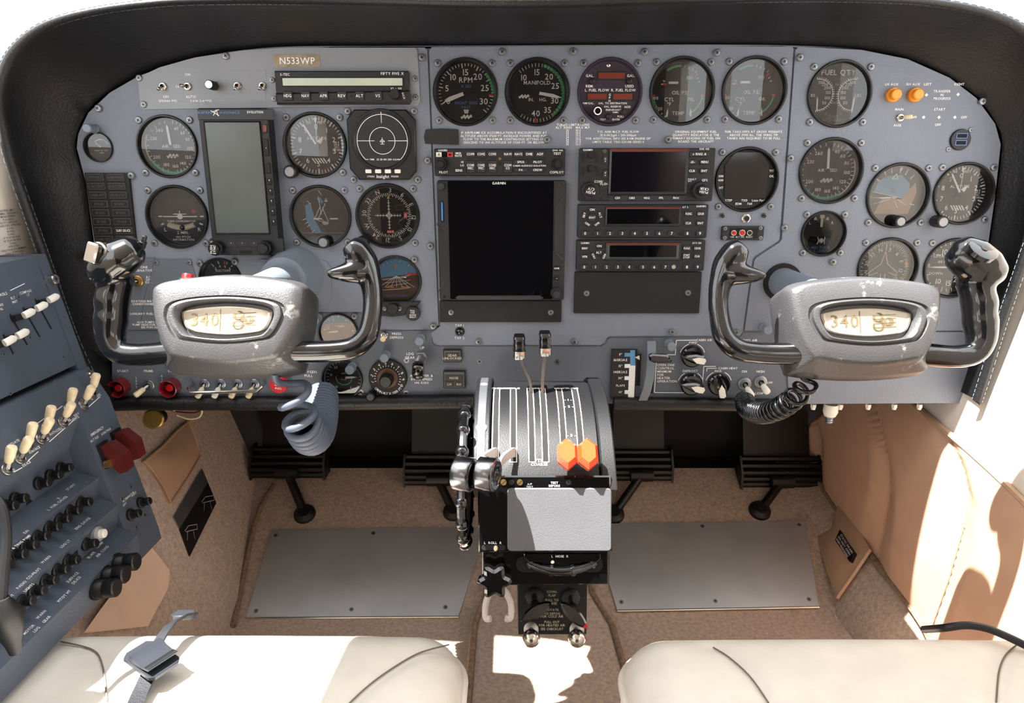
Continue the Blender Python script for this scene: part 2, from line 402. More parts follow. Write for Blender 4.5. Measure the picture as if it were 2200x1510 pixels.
# ============================================================ GLARESHIELD
HOOD = [  # inner edge on the panel (px, py) and lip (px, py, how far it stands out)
 ((236, 878), (232, 884, .055)), ((232, 800), (200, 815, .062)), ((226, 700), (158, 720, .068)), ((212, 610), (112, 590, .072)), ((196, 500), (64, 455, .076)),
 ((182, 390), (24, 340, .080)), ((163, 322), (2, 235, .085)), ((166, 285), (8, 165, .092)), ((188, 240), (40, 105, .10)), ((232, 198), (105, 57, .108)),
 ((300, 160), (205, 28, .116)), ((400, 128), (350, 10, .125)), ((500, 110), (480, 6, .133)), ((620, 100), (620, 6, .155)), ((800, 99), (800, 8, .172)), ((1000, 98), (1000, 12, .180)),
 ((1200, 97), (1200, 12, .180)), ((1400, 96), (1400, 6, .170)), ((1560, 96), (1560, 2, .148)), ((1710, 98), (1720, 0, .118)), ((1850, 105), (1880, 2, .098)), ((1950, 125), (2010, 10, .086)),
 ((2040, 165), (2120, 32, .080)), ((2100, 210), (2200, 72, .074)), ((2140, 265), (2262, 150, .070)), ((2153, 310), (2280, 240, .068)), ((2141, 420), (2252, 400, .066)),
 ((2121, 560), (2200, 545, .062)), ((2106, 700), (2150, 690, .058)), ((2090, 800), (2116, 800, .055)), ((2082, 878), (2096, 862, .055))]
ins = smooth_path([onY(*p, .004) for p, q in HOOD], 6); lip = smooth_path([onY(q[0], q[1], -q[2]) for p, q in HOOD], 6)
cen = V((.03, 0, .68)); rows = []
for i, l in zip(ins, lip):
    o = V((l.x-cen.x, 0, l.z-cen.z)).normalized(); fw = V((0, 1, 0)); rows.append([
        i, i.lerp(l, .25)+o*.008, i.lerp(l, .55)+o*.012, i.lerp(l, .82)+o*.006, l+fw*.006-o*.001, l-fw*.002+o*.002, l-fw*.002+o*.006, l+fw*.004+o*.0115, l+fw*.03+o*.014, V((l.x, .06, l.z))+o*.02, V((l.x, .12, l.z-.005))+o*.022])
b = MB(); b.loops(rows, closed=False, cap0=False, cap1=False)
b3 = MB(); b3.loops([[r[-1], r[-1]+V((0, .44, -.01))] for r in rows], closed=False, cap0=False, cap1=False); struct('sun_block_deck', b3, 'hood_leather', 'unseen dark deck added in front of the glareshield to stop sun leaking in', 'trim', 80)  # unseen deck added to block sun leaking over the panel top
hood = solo('glareshield', b, 'hood_leather', 'black leather hood arching over the instrument panel', 'glareshield', sharp=80)
for k, off in ((0, (.0065, .003)), (1, (.0045, .0125))):        # two rows of stitches along the lip
    b = MB(); acc = 0
    P = [l+V((0, 1, 0))*off[0]+V((l.x-cen.x, 0, l.z-cen.z)).normalized()*off[1]*(1 if k else -.1) - V((0, .0, 0)) for l in lip]
    for p, q in zip(P, P[1:]):
        m = max(1, round((q-p).length/.008))
        for j in range(m):
            a, c = p.lerp(q, (j+.15)/m), p.lerp(q, (j+.8)/m); b.tube([a, c], .0007, 4)
    o = part(hood, 'stitching', b, 'grey_print'); o['kind'] = 'stuff'
b = MB(); b.tube([onY(*p, -.002) for p in ((240, 868), (420, 867), (700, 867), (1018, 864))], .0085, 12); b.tube([onY(*p, -.002) for p in ((1318, 867), (1500, 869), (1690, 871))], .0085, 12)
b2 = MB(); b2.tube([onY(*p, -.004) for p in ((236, 868), (300, 866), (700, 866), (1018, 862))], .0105, 12); part(hood, 'lower_pad', b2, 'pad_leather', label='black padded roll along the lower edge')
b2 = MB(); b2.tube([onY(*p, -.004) for p in ((1318, 866), (1500, 868), (1690, 871))], .0095, 12); part(hood, 'lower_pad', b2, 'pad_leather', label='black padded roll along the lower edge')

# ============================================================ INSTRUMENT PANEL PLATES
GA = dict(  # gauge centre and bezel width in photo pixels, and the plate that holds it
 air_l=(360, 315, 131, 'L'), amp=(212, 316, 63, 'L'), turn=(381, 466, 135, 'L'), alt_l=(677, 312, 137, 'L'), att_l=(689, 465, 133, 'L'), cdi=(833, 464, 138, 'L'),
 suct=(474, 599, 92, 'L'), cast=(850, 604, 112, 'L'), cabin=(727, 715, 86, 'B'),
 rpm=(1000, 198, 140, 'C'), man=(1154, 198, 140, 'C'), ff=(1310, 198, 140, 'C'), oil1=(1465, 196, 141, 'C'), oil2=(1620, 195, 141, 'C'), edm=(1604, 386, 137, 'C'),
 fuel=(1803, 202, 139, 'R'), air_r=(1785, 367, 139, 'R'), slip=(1769, 502, 98, 'R'), att_r=(1929, 420, 138, 'R'), alt_r=(2070, 416, 132, 'R'), comp=(1907, 576, 132, 'R'), vsi=(2048, 576, 130, 'R'),
 diff=(735, 815, 89, 'B'))
panel = thing('instrument_panel', 'grey painted instrument panel with three plates and engraved lettering', 'panel', PANEL.mp(PANEL.p))
def PL(px, py, d=0): return PANEL.loc(px, py, d)
def plate(name, outl, m, z=0, th=.003, key=None, rad=0):
    o = [PL(*p) for p in outl]; bm = bmesh.new()
    def ring(P):
        vs_ = [bm.verts.new((x, y, z)) for x, y in P]; return [bm.edges.new((vs_[k], vs_[(k+1) % len(vs_)])) for k in range(len(vs_))]
    es = ring(o)
    for g in GA.values():
        if key and g[3] == key:
            c = PL(g[0], g[1]); R = g[2]/2*PANEL.sc(g[0], g[1])*.965
            es += ring([(c.x+R*cos(2*pi*k/32), c.y+R*sin(2*pi*k/32)) for k in range(32)])
    bmesh.ops.triangle_fill(bm, use_beauty=True, use_dissolve=False, edges=es)
    bmesh.ops.recalc_face_normals(bm, faces=bm.faces)
    if bm.faces and sum(f.normal.z for f in bm.faces) < 0: bmesh.ops.reverse_faces(bm, faces=bm.faces)
    r = bmesh.ops.extrude_edge_only(bm, edges=[e for e in bm.edges if e.is_boundary])
    bmesh.ops.translate(bm, verts=[v for v in r['geom'] if isinstance(v, bmesh.types.BMVert)], vec=(0, 0, -th))
    me = bpy.data.meshes.new(name); bm.to_mesh(me); bm.free(); me.materials.append(MATS[m])
    return link(name, me, panel)
plate('left_plate', [(165, 318), (168, 288), (190, 242), (236, 199), (300, 162), (400, 130), (500, 112), (620, 102), (912, 102), (918, 108), (942, 696), (938, 704), (930, 708), (806, 708), (800, 670), (662, 670), (656, 708), (236, 708), (202, 520), (184, 390)], 'panel_grey', key='L')
plate('centre_plate', [(922, 108), (928, 101), (1400, 98), (1703, 100), (1705, 106), (1675, 512), (1671, 518), (1622, 550), (1617, 556), (1595, 715), (1590, 721), (1310, 722), (1302, 727), (1298, 736), (1290, 741), (938, 741), (931, 736), (926, 715), (946, 700)], 'panel_grey', key='C')
plate('right_plate', [(1709, 107), (1716, 101), (1850, 107), (1950, 127), (2040, 167), (2098, 211), (2138, 266), (2150, 310), (2138, 420), (2118, 560), (2103, 710), (1600, 710), (1621, 559), (1626, 553), (1675, 521), (1680, 514)], 'panel_grey', key='R')
plate('lower_plate', [(238, 711), (659, 711), (665, 673), (797, 673), (803, 711), (925, 711), (930, 738), (938, 745), (1292, 745), (1303, 738), (1308, 727), (1592, 725), (1597, 715), (1684, 714), (1692, 868), (240, 868)], 'panel_lower', key='B', z=-.002)
plate('lower_right_plate', [(1688, 713), (2101, 714), (2080, 866), (1696, 868)], 'panel_grey', z=-.0005, th=.03)
plate('switch_plate', [(298, 167), (345, 145), (420, 124), (520, 109), (620, 103), (892, 103), (897, 108), (903, 218), (898, 227), (312, 235), (303, 230)], 'panel_silver', z=.002, th=.002)
plate('placard_plate', [(334, 556), (410, 556), (423, 600), (423, 707), (302, 707), (312, 640)], 'panel_lower', z=.0012, th=.001)
plate('column_cover', [(560, 557), (690, 557), (703, 562), (712, 577), (713, 640), (707, 650), (697, 655), (566, 655), (552, 648), (548, 577), (551, 563)], 'panel_grey', z=.0018, th=.0018)
plate('ice_plate', [(245, 552), (334, 552), (310, 640), (300, 707), (240, 707)], 'panel_lower', z=.0008, th=.0008)
b = MB(); b.flat([PL(*p) for p in ((150, 300), (190, 200), (400, 110), (700, 92), (1700, 90), (2000, 130), (2140, 230), (2165, 310), (2090, 866), (238, 866))][::-1], -.03); part(panel, 'backing', b, 'void_black')
# panel screws
for px, py in ((487, 121), (907, 124), (213, 233), (284, 377), (1079, 112), (1231, 111), (1384, 112), (1539, 114), (1717, 124), (919, 345), (925, 528), (931, 700), (1175, 300), (1435, 300), (1697, 340), (1684, 489), (1788, 562), (1443, 712), (1028, 733), (1234, 733), (1581, 713), (2108, 218), (891, 557), (678, 638), (431, 565), (506, 562)):
    c = PL(px, py); screw(panel, c.x, c.y, .0022)
for px, py in ((1030, 777), (1197, 778), (700, 843), (775, 843), (872, 845), (873, 775)):
    c = PL(px, py); screw(panel, c.x, c.y, -.002, 1, SCREW_FLUSH)
for px, py in ((301, 168), (311, 225)): c = PL(px, py); screw(panel, c.x, c.y, .0022, .9)
for px, py in ((337, 563), (408, 563)): c = PL(px, py); screw(panel, c.x, c.y, .0014, .8)
# lettering engraved on the panel
def lettering(lines, px, py, h, m='white_print', lead=None, al='c', d=.0004, w=None, par=None, pl=PANEL, sp=.17):
    b = MB(); lead = lead or h*1.75
    for k, t in enumerate(lines if isinstance(lines, (list, tuple)) else [lines]):
        c = pl.loc(px, py+lead*k, d); s = pl.sc(px, py)
        b.text(t, c.x, c.y, h*s, d, al, w*s if w else None, sp=sp)
    return part(par if par is not None else panel, 'lettering', b, m)
def rule(pts, wpx, m='white_print', d=.0004, pl=PANEL, par=None):
    b = MB(); s = pl.sc(*pts[0])
    for p, q in zip(pts, pts[1:]): a, c = pl.loc(*p, d), pl.loc(*q, d); b.bar(a.x, a.y, c.x, c.y, wpx*s, d)
    return part(par if par is not None else panel, 'printed_line', b, m)
lettering(['IF AIRFRAME ICE ACCUMULATION IS ENCOUNTERED AT', 'ALTITUDE ABOVE 17500 FT. INCREASE POWER AND FUEL', 'FLOW TO THE MAXIMUM CONTINUOUS SETTING OR', 'DESCEND TO AN ALTITUDE OF 17500 FT. OR BELOW'], 1083, 285, 4.6, lead=7)
lettering(['TURBO LIMITATIONS', 'ALT X1000   MAX M.P.'], 1231, 268, 4.8, lead=6)
lettering(['20', '20', '22', '24', '26', '28', '30'], 1219, 280, 4, lead=5)
lettering(['40.0', '38.0', '35.2', '32.3', '29.8', '27.4', '25.0'], 1242, 280, 4, lead=5)
lettering(['T.O. AND M.C.P. FUEL FLOW', '35.0-34.2gph / 205-200pph', 'FOR ADDITIONAL INFO SEE RAM ENGINE OP', 'LIMITS TABLE: TSIO-520-NB SERIES II'], 1328, 283, 4.4, lead=7.3)
lettering(['ORIGINAL EQUIPMENT FUEL', 'QUANTITY INDICATOR IS THE', 'PRIMARY READING OF FUEL ON', 'BOARD THE AIRCRAFT'], 1495, 283, 4.6, lead=7)
lettering(['FOR TAKE-OFFS AT GROSS WEIGHTS', 'ABOVE 5990 lbs., THE WING TIP', 'TANKS ARE REQUIRED TO BE FULL'], 1619, 283, 4.6, lead=7)
for t, x, y in (('LH AUX', 1916, 181), ('RH AUX', 1962, 181), ('LEFT', 1993, 181), ('RIGHT', 2061, 181), ('MAIN', 1932, 235), ('AUX', 1928, 269), ('OFF', 1963, 252), ('START', 2019, 235), ('OFF', 2015, 268), ('OFF', 2071, 252)): lettering(t, x, y, 5)
lettering(['TRANSFER', 'IN', 'PROGRESS'], 2024, 196, 5, lead=7.8)
for x, y in ((1990, 204), (2058, 203), (1984, 252), (2017, 252), (2051, 252)):
    b = MB(); c = PL(x, y); s = .0022; b.flat([(c.x-s, c.y), (c.x, c.y-s), (c.x+s, c.y), (c.x, c.y+s)], .0004); part(panel, 'printed_diamond', b, 'white_print')
lettering('TXP 1', 987, 699, 5); lettering('TXP 2', 987, 726, 5)
lettering(['UP'], 907, 747, 5.5); lettering(['LDG', 'GEAR'], 881, 760, 5.5, lead=8); lettering(['MAX  OPER &', 'EXTD SPEED', '140 KIAS'], 888, 808, 5.2, lead=7.5, al='l', w=None) if False else lettering(['MAX OPER &', 'EXTD SPEED', '140 KIAS'], 906, 807, 5.2, lead=7.5)
lettering(['PRESS', 'DEPRESS'], 852, 717, 5, lead=8); lettering(['OXYGEN', 'PULL'], 663, 799, 5.4, lead=8)
lettering('START', 264, 797, 5); lettering('PRIME', 319, 797, 5); lettering('START', 373, 797, 5)
lettering(list('LEFT'), 293, 811, 4.5, lead=7); lettering(list('RIGHT'), 348, 808, 4.5, lead=6.5)
lettering(['USE ONE', 'ALTERNATIVE'], 302, 574, 5, lead=7, d=.0012); lettering(['A/C', 'OFF', 'FAN'], 320, 595, 5, lead=6, d=.0012)
lettering(['ELEVATION MAY BE', 'AIR CONDITIONER ON'], 308, 647, 4.6, lead=6, d=.002); lettering('AUXILIARY FUEL PUMP', 312, 674, 4.6, d=.002); lettering(['AUX PUMPS LOW', 'PUMP HIGH FOR ENGINE', 'SEE POH ON'], 322, 692, 4.4, lead=5.6, d=.002)
lettering(['OPEN ONE', 'CONTROL', 'MINIMUM', 'FOR', 'HEATER', 'OPERATION'], 1412, 784, 5, lead=7, al='l')
lettering('FWD', 1489, 736, 5); lettering('CABIN AIR', 1513, 730.5, 4.6); lettering('DEFROST', 1483, 797, 5); lettering('CABIN HEAT', 1564, 791, 4.6); lettering('INCR', 1543, 797, 4.4)
lettering('ON', 1599, 798, 5); lettering('HIGH', 1634, 798, 5); lettering('LOW', 1631, 845, 5); lettering('OFF', 1654, 822, 4.6); lettering(['PRESS AIR', 'HEAT'], 1610, 731, 5, lead=6)
rule([(1432, 762), (1451, 762), (1453, 731), (1496, 730.5)], 1.4); rule([(1546, 731), (1578, 731), (1578, 738)], 1.4); rule([(1411, 766), (1406, 843), (1508, 844), (1512, 787), (1538, 787)], 1.4); rule([(1518, 798), (1519, 791), (1540, 791)], 1.2)
def arcrule(px, py, r, a0, a1, wpx=1.4):
    b = MB(); c = PL(px, py); s = PANEL.sc(px, py); b.arc(a0, a1, (r-wpx/2)*s, (r+wpx/2)*s, .0004, c.x, c.y); part(panel, 'printed_arc', b, 'white_print')
arcrule(1487, 764, 27, -75, -20); arcrule(1487, 764, 27, 20, 75); arcrule(1483, 824, 27, -75, -30); arcrule(1483, 824, 27, 30, 75); arcrule(1543, 824, 28, -75, -25); arcrule(1543, 824, 28, 25, 75)
lettering('ON', 403, 160, 5, 'white_print', d=.003); lettering('OFF', 384, 186, 5, d=.003); lettering('OFF', 357, 208, 5, d=.003); lettering('AUTO', 410, 208, 5, d=.003); lettering('EFD1000 PFD', 361, 217, 4.6, d=.003); lettering('YAW DAMPER', 432, 217, 4.6, d=.003)
for P in ([(920, 104), (943, 700)], [(1706, 104), (1678, 512), (1621, 552), (1597, 714)], [(930, 738), (938, 743), (1291, 743), (1301, 733), (1306, 724), (1592, 723)], [(240, 710), (658, 709), (663, 672), (798, 672), (804, 709), (934, 709)], [(1600, 712), (2100, 712)], [(1686, 716), (1694, 866)]): rule(P, 9, 'panel_lower', -.0026)

# ============================================================ ROUND INSTRUMENTS
class G:
    """one round instrument: bezel, dial face, print, pointers, glass, screws; unit radius = dial radius"""
    def __init__(s, key, name, label, face='dial_black', depth=.011, bez='bezel_black', screws=(45, 135, 225, 315), z=0, srad=1.17, gl=True, cat='gauge'):
        px, py, w, _ = GA[key]; s.R = w/2*PANEL.sc(px, py); s.r = s.R*.885; s.o = thing(name, label, cat, PANEL.m(px, py, z)); s.P = {}; s.dep = depth; s.px, s.py = px, py
        R = s.R; b = MB()
        b.lathe([(R, -.003), (R, .0022), (R*.975, .0036), (R*.94, .0036), (R*.91, .002), (R*.9, -.001), (s.r, -depth), (s.r*.96, -depth-.0002)], 56, cap1=False); part(s.o, 'bezel', b, bez)
        b = MB(); b.disc(0, 0, s.r, -depth-.0003, 48); part(s.o, 'dial_face', b, face)
        if gl: b = MB(); b.disc(0, 0, R*.915, -.0012, 48); part(s.o, 'glass', b, 'gauge_glass')
        for a in screws: screw(s.o, R*srad*sin(radians(a)), R*srad*cos(radians(a)), .0002)
    def p(s, m):
        if m not in s.P: s.P[m] = MB()
        return s.P[m]
    Z = .0003
    def ticks(s, a0, a1, n, r0=.86, r1=.98, w=.03, m='white_print'):
        for k in range(n+1):
            a = radians(a0+(a1-a0)*k/max(1, n)); s.line(r0*sin(a), r0*cos(a), r1*sin(a), r1*cos(a), w, m)
    def line(s, x0, y0, x1, y1, w=.03, m='white_print', dz=0):
        if m == 'red_print': b = MB(); b.bar(x0*s.r, y0*s.r, x1*s.r, y1*s.r, w*s.r, s.Z-s.dep+dz); part(s.o, 'red_mark', b, m); return
        s.p(m).bar(x0*s.r, y0*s.r, x1*s.r, y1*s.r, w*s.r, s.Z-s.dep+dz)
    def arc(s, a0, a1, r0, r1, m, dz=0): s.p(m).arc(a0, a1, r0*s.r, r1*s.r, s.Z-s.dep+dz)
    def t(s, st, x, y, h, m='white_print', rot=0, w=None, dz=.0005): s.p(m).text(st, x*s.r, y*s.r, h*s.r, s.Z-s.dep+dz, 'c', w*s.r if w else None, rot)
    def nums(s, lst, r, h, m='white_print', turn=False):
        for st, a in lst: s.t(st, r*sin(radians(a)), r*cos(radians(a)), h, m, -radians(a) if turn else 0)
    def poly(s, P, m, dz=0): s.p(m).flat([(x*s.r, y*s.r) for x, y in P], s.Z-s.dep+dz)
    def disc(s, x, y, r, m, dz=0): s.p(m).disc(x*s.r, y*s.r, r*s.r, s.Z-s.dep+dz)
    def seg(s, y, m, up=True, r=1, dz=0, tilt=0):           # part of the dial above or below a chord
        a = math.acos(max(-1, min(1, y/r))); n = 24
        P = [(r*sin(-a+2*a*k/n), r*cos(-a+2*a*k/n)) for k in range(n+1)] if up else [(r*sin(a+(2*pi-2*a)*k/n), r*cos(a+(2*pi-2*a)*k/n)) for k in range(n+1)]
        c, q = cos(tilt), sin(tilt); s.poly([(x*c-z*q, x*q+z*c) for x, z in P][::-1], m, dz)
    def hand(s, a, L, w, tail=.25, m='white_print', h=.0022, tip=.3, x=0, y=0, name='pointer', tailm=None):
        b = MB(); q = s.r
        b.prism([(-w*q*.5, -tail*q*0), (w*q*.5, 0), (w*q*.5, (L-tip)*q), (0, L*q), (-w*q*.5, (L-tip)*q)], h-s.dep, h-s.dep+.0004)
        part(s.o, name, b, m, Tr(x*q, y*q) @ Rz(-radians(a)))
        if tail: b = MB(); b.prism([(-w*q*.4, -tail*q), (w*q*.4, -tail*q), (w*q*.4, 0), (-w*q*.4, 0)], h-s.dep-.0001, h-s.dep+.0003); b.cyl(0, 0, w*q*.9, h-s.dep-.0015, h-s.dep+.0008, 12); part(s.o, 'pointer_hub', b, tailm or 'dial_black', Tr(x*q, y*q) @ Rz(-radians(a)))
    def knob(s, px, py, rpx, L=.014, m='black_plastic', top='screw_steel', name='knob'):
        c = PANEL.loc(px, py, L)-PANEL.loc(s.px, s.py); r = rpx*PANEL.sc(px, py); b = MB()
        b.lathe([(r*.8, -.002), (r, .002), (r, L-.001), (r*.88, L)], 28, Tr(c.x, c.y), knurl=.06); k = part(s.o, name, b, m)
        if top: b = MB(); b.cyl(c.x, c.y, r*.7, L, L+.0004, 20); part(k, 'knob_cap', b, top)
    names = {'white_print': 'markings', 'cream_print': 'markings', 'green_print': 'green_arc', 'teal_print': 'green_arc', 'red_print': 'red_mark', 'yellow_print': 'yellow_mark', 'sky_dial': 'sky_field', 'brown_dial': 'ground_field', 'blue_print': 'blue_lettering', 'orange_print': 'orange_mark', 'grey_print': 'grey_markings', 'dim_print': 'dim_markings'}
    def done(s):
        for m, b in s.P.items(): part(s.o, s.names.get(m, 'dial_print'), b, m)
        return s.o
def plane_logo(g, x, y, k, m='white_print'):
    g.line(x-.16*k, y, x+.16*k, y, .02*k, m)
    for d in (-.09, 0, .09): g.line(x+(d-.05)*k, y-.04*k, x+(d+.05)*k, y+.05*k, .05*k, m)
def airspeed(key, label, haze=None, sl=False):
    g = G(key, 'airspeed_indicator', label)
    for a in range(10, 180, 9): g.ticks(a, a, 0, .84, .95, .025)
    for a in range(195, 352, 13): g.ticks(a, a, 0, .84, .95, .025)
    g.nums([('40', 22), ('60', 44), ('80', 68), ('100', 95), ('120', 122), ('140', 148), ('160', 174), ('180', 202), ('200', 238), ('230', 296), ('260', 328)], .70, .115)
    g.arc(68, 150, .955, 1, 'white_print'); g.arc(148, 240, .9, 1, 'teal_print'); g.arc(240, 297, .93, 1, 'cream_print'); g.ticks(66, 66, 0, .84, 1, .05, 'red_print'); g.ticks(299, 299, 0, .82, 1, .05, 'red_print')
    g.ticks(0, 348, 59, .52, .57, .008, 'dim_print'); g.t('AIRSPEED', 0, .02, .105); plane_logo(g, 0, -.34, 1.4)
    g.hand(-4, .80, .085, .2, tip=.1); return g.done()
airspeed('air_l', 'airspeed dial left of the tall display, above the turn coordinator')
airspeed('air_r', 'airspeed dial with green rim below the fuel quantity gauge')
g = G('amp', 'ammeter', 'tiny round black meter at the far left of the panel', screws=(), bez='black_plastic', depth=.006)
g.arc(-50, 20, .55, .6, 'white_print'); g.arc(20, 70, .55, .62, 'teal_print'); g.hand(-48, .5, .06, 0, tip=.1, m='cream_print', h=.001); g.t('PRESS TO TEST', 0, -.25, .1, 'cream_print'); g.t('AMPS', 0, -.42, .1, 'cream_print'); g.done()
g = G('turn', 'turn_coordinator', 'turn coordinator with white aeroplane left of the tall display', face='dial_black')
g.disc(0, 0, .72, 'dial_purple'); g.t('TURN COORDINATOR', 0, -.17, .065, dz=.0003); g.line(-.82, 0, -.68, 0, .05); g.line(.68, 0, .82, 0, .05); g.line(-.76, -.3, -.64, -.25, .05); g.line(.76, -.3, .64, -.25, .05)
g.t('L', -.62, -.47, .13); g.t('R', .62, -.47, .13); g.t('2 MIN.', 0, -.58, .1); g.t('NO PITCH', 0, -.74, .075); g.t('INFORMATION', 0, -.84, .075)
g.poly([(.42, .12), (.54, .12), (.54, .24), (.42, .24)], 'red_print', .0003)
b = MB(); q = g.r; zz = .003-g.dep
b.prism([(-.62*q, -.02*q), (.62*q, -.02*q), (.62*q, .02*q), (-.62*q, .02*q)], zz, zz+.0005); b.prism([(-.24*q, .07*q), (.24*q, .07*q), (.24*q, .1*q), (-.24*q, .1*q)], zz, zz+.0005); b.prism([(-.015*q, 0), (.015*q, 0), (.015*q, .2*q), (-.015*q, .2*q)], zz, zz+.0005); b.disc(0, 0, .1*q, zz+.0006, 20)
part(g.o, 'aeroplane_symbol', b, 'white_print')
b = MB(); b.tube([(x*q, (-.40+.12*(x/.5)**2)*q, .0012-g.dep) for x in [-.48+.06*k for k in range(17)]], .1*q, 10); part(g.o, 'inclinometer_tube', b, 'cream_print'); b = MB(); b.ball((.05*q, -.39*q, .004-g.dep), .1*q); part(g.o, 'ball', b, 'gloss_black'); g.done()
def altimeter(key, label, knob):
    g = G(key, 'altimeter', label)
    for k in range(50): a = k*7.2; g.ticks(a, a, 0, .86 if k % 5 else .8, .98, .028 if k % 5 else .045)
    g.nums([(str(k), k*36) for k in range(10)], .64, .17); g.t('ALTITUDE', 0, .25, .1); g.t('100     FEET', 0, .78, .085, dz=.0002)
    g.poly([(.56, -.16), (.82, -.16), (.82, .14), (.56, .14)], 'dial_black', .0002)
    for k in range(4): g.t(('28.9', '29.0', '29.1', 'IN HG')[k], .69, .1-.085*k, .07, dz=.0004)
    for k in range(5): x = -.2+.1*k; g.poly([(x-.04, -.44), (x+.01, -.44), (x+.13, -.62), (x+.08, -.62)], 'white_print')
    g.hand(-31, .86, .065, .12, tip=.1, h=.004); g.hand(40, .38, .14, .3, tip=.16, h=.003)
    g.hand(1, .80, .02, .35, tip=.02, h=.0025); g.poly([(-.07, .93), (.07, .93), (0, .76)], 'white_print', .002)
    g.knob(*knob); return g.done()
altimeter('alt_l', 'altimeter between the tall display and the square storm scope', (622, 369, 14, .016))
altimeter('alt_r', 'altimeter at the far right edge of the panel', (2027, 477, 13, .02))
g = G('att_l', 'attitude_indicator', 'attitude indicator with slanted blue sky left of the course dial')
g.disc(0, 0, .78, 'flat_black'); g.poly([(-.62, .38), (-.42, .48), (-.28, -.2), (-.05, -.66), (-.2, -.72), (-.48, -.5), (-.62, -.1)], 'sky_dial', .0001); g.poly([(-.18, .62), (-.05, .68), (.06, .5), (-.02, .44)], 'sky_dial', .0001)
for x0, y0, x1, y1 in ((-.2, -.15, .12, .45), (-.12, .7, -.05, .05), (.0, .3, .2, -.22), (-.1, .3, -.3, -.1), (-.3, -.1, .15, -.3), (-.05, -.1, .1, -.3), (-.55, .55, -.4, .42), (-.1, .92, 0, .75), (-.75, -.15, -.62, -.1), (-.6, -.4, -.5, -.32), (-.45, -.62, -.35, -.52), (-.66, -.28, -.56, -.22)): g.line(x0, y0, x1, y1, .02, dz=.0002)
g.line(-.34, -.1, -.04, -.1, .045, dz=.001); g.line(.26, -.1, .56, -.1, .045, dz=.001); g.poly([(.1, .52), (.22, .52), (.16, .66)], 'white_print', .001); g.poly([(.13, .55), (.19, .55), (.16, .62)], 'flat_black', .0011)
g.seg(-.62, 'dial_black', False, dz=.0012); g.line(-.74, -.62, .74, -.62, .015, 'grey_print', .0014)
b = MB(); b.ball((.1*g.r, -.26*g.r, .003-g.dep), .1*g.r, sq=(1.2, .7, .4)); part(g.o, 'aeroplane_symbol', b, 'cream_print'); g.knob(694, 521, 13, .012); g.done()
g = G('cdi', 'course_indicator', 'round course dial with white cross and two red flags')
for k in range(72): a = k*5+3; g.ticks(a, a, 0, .70 if k % 2 else .66, .78, .022)
g.nums([(t, -25+30*k) for k, t in enumerate(('N', '3', '6', 'E', '12', '15', 'S', '21', '24', 'W', '30', '33'))], .88, .15, turn=True)
g.disc(0, 0, .62, 'flat_black'); g.line(0, -.48, 0, .55, .025, dz=.0004); g.line(-.5, 0, .42, 0, .025, dz=.0004)
for k in range(-4, 5):
    if k: g.line(-.05, k*.11, .05, k*.11, .018, dz=.0004); g.line(k*.1, -.05, k*.1, .05, .018, dz=.0004)
g.arc(0, 360, .055, .085, 'white_print', .0006); g.poly([(-.06, .58), (.06, .58), (0, .70)], 'yellow_print', .0006); g.poly([(.53, -.12), (.65, -.12), (.65, .12), (.53, .12)], 'red_print', .0005); g.poly([(-.09, -.62), (.15, -.62), (.15, -.52), (-.09, -.52)], 'red_print', .0005)
g.t('NAV', .03, -.57, .07, dz=.0007); g.t('GS', .59, 0, .08, rot=-pi/2, dz=.0007); g.poly([(.26, .2), (.52, .2), (.52, .36), (.26, .36)], 'dial_black', .0005); g.p('dim_print').arc(0, 360, .1*0+.001, .0011, -g.dep)
for P in ([(.26, .2), (.52, .2)], [(.26, .36), (.52, .36)], [(.26, .2), (.26, .36)], [(.52, .2), (.52, .36)]): g.line(*P[0], *P[1], .015, 'dim_print', .0007)
g.knob(776, 521, 13, .02, top=None); g.done()
g = G('suct', 'suction_gauge', 'small suction gauge under the tall display, half behind the yoke', screws=())
g.ticks(-38, -38, 0, .74, .92, .04); g.ticks(-14, -14, 0, .74, .92, .04); g.ticks(38, 38, 0, .74, .92, .04); g.arc(6, 11, .74, .92, 'red_print'); g.arc(15, 20, .74, .92, 'green_print'); g.nums([('3', -38), ('4', -13), ('5', 13), ('6', 38)], .62, .13); g.t('SUCTION', 0, .38, .12); g.hand(-120, .7, .05, .2); g.done()
g = G('cast', 'standby_horizon', 'standby horizon with blue sky and brown ground below the course dial', screws=(), bez='radio_grey', depth=.008)
g.seg(.18, 'sky_dial', True, .97, tilt=.1); g.seg(.18, 'brown_dial', False, .97, tilt=.1); g.disc(0, -.02, .62, 'brown_dial', .0002); g.seg(.2, 'sky_dial', True, .62, .0003, tilt=.12)
for k in range(-3, 4): g.line(.0, .2, k*.26, -.3, .018, dz=.0005)
g.line(-.6, .02, .62, .22, .02, dz=.0005); g.line(-.52, -.12, .62, .02, .014, dz=.0005); g.line(-.4, -.26, .5, -.12, .014, dz=.0005); g.line(-.5, -.3, -.12, -.3, .05, 'orange_print', .001); g.line(.2, -.3, .6, -.3, .05, 'orange_print', .001); g.poly([(-.03, .52), (.03, .52), (.03, .72), (-.03, .72)], 'orange_print', .0008); g.poly([(.4, .2), (.5, .32), (.9, .32), (.9, .24)], 'red_print', .0008); g.t('CASTLEBERRY', 0, -.68, .1, 'blue_print', dz=.0006)
g.ticks(-40, 40, 6, .8, .95, .035); g.seg(-.86, 'radio_grey', False, dz=.001)
b = MB(); c0 = PANEL.loc(850, 604); P = [PANEL.loc(x, y)-c0 for x, y in ((798, 648), (905, 646), (892, 664), (868, 676), (845, 679), (820, 676), (804, 664))]; b.prism([(p.x, p.y) for p in P][::-1], 0, .006, .001); part(g.o, 'lower_flange', b, 'radio_grey')
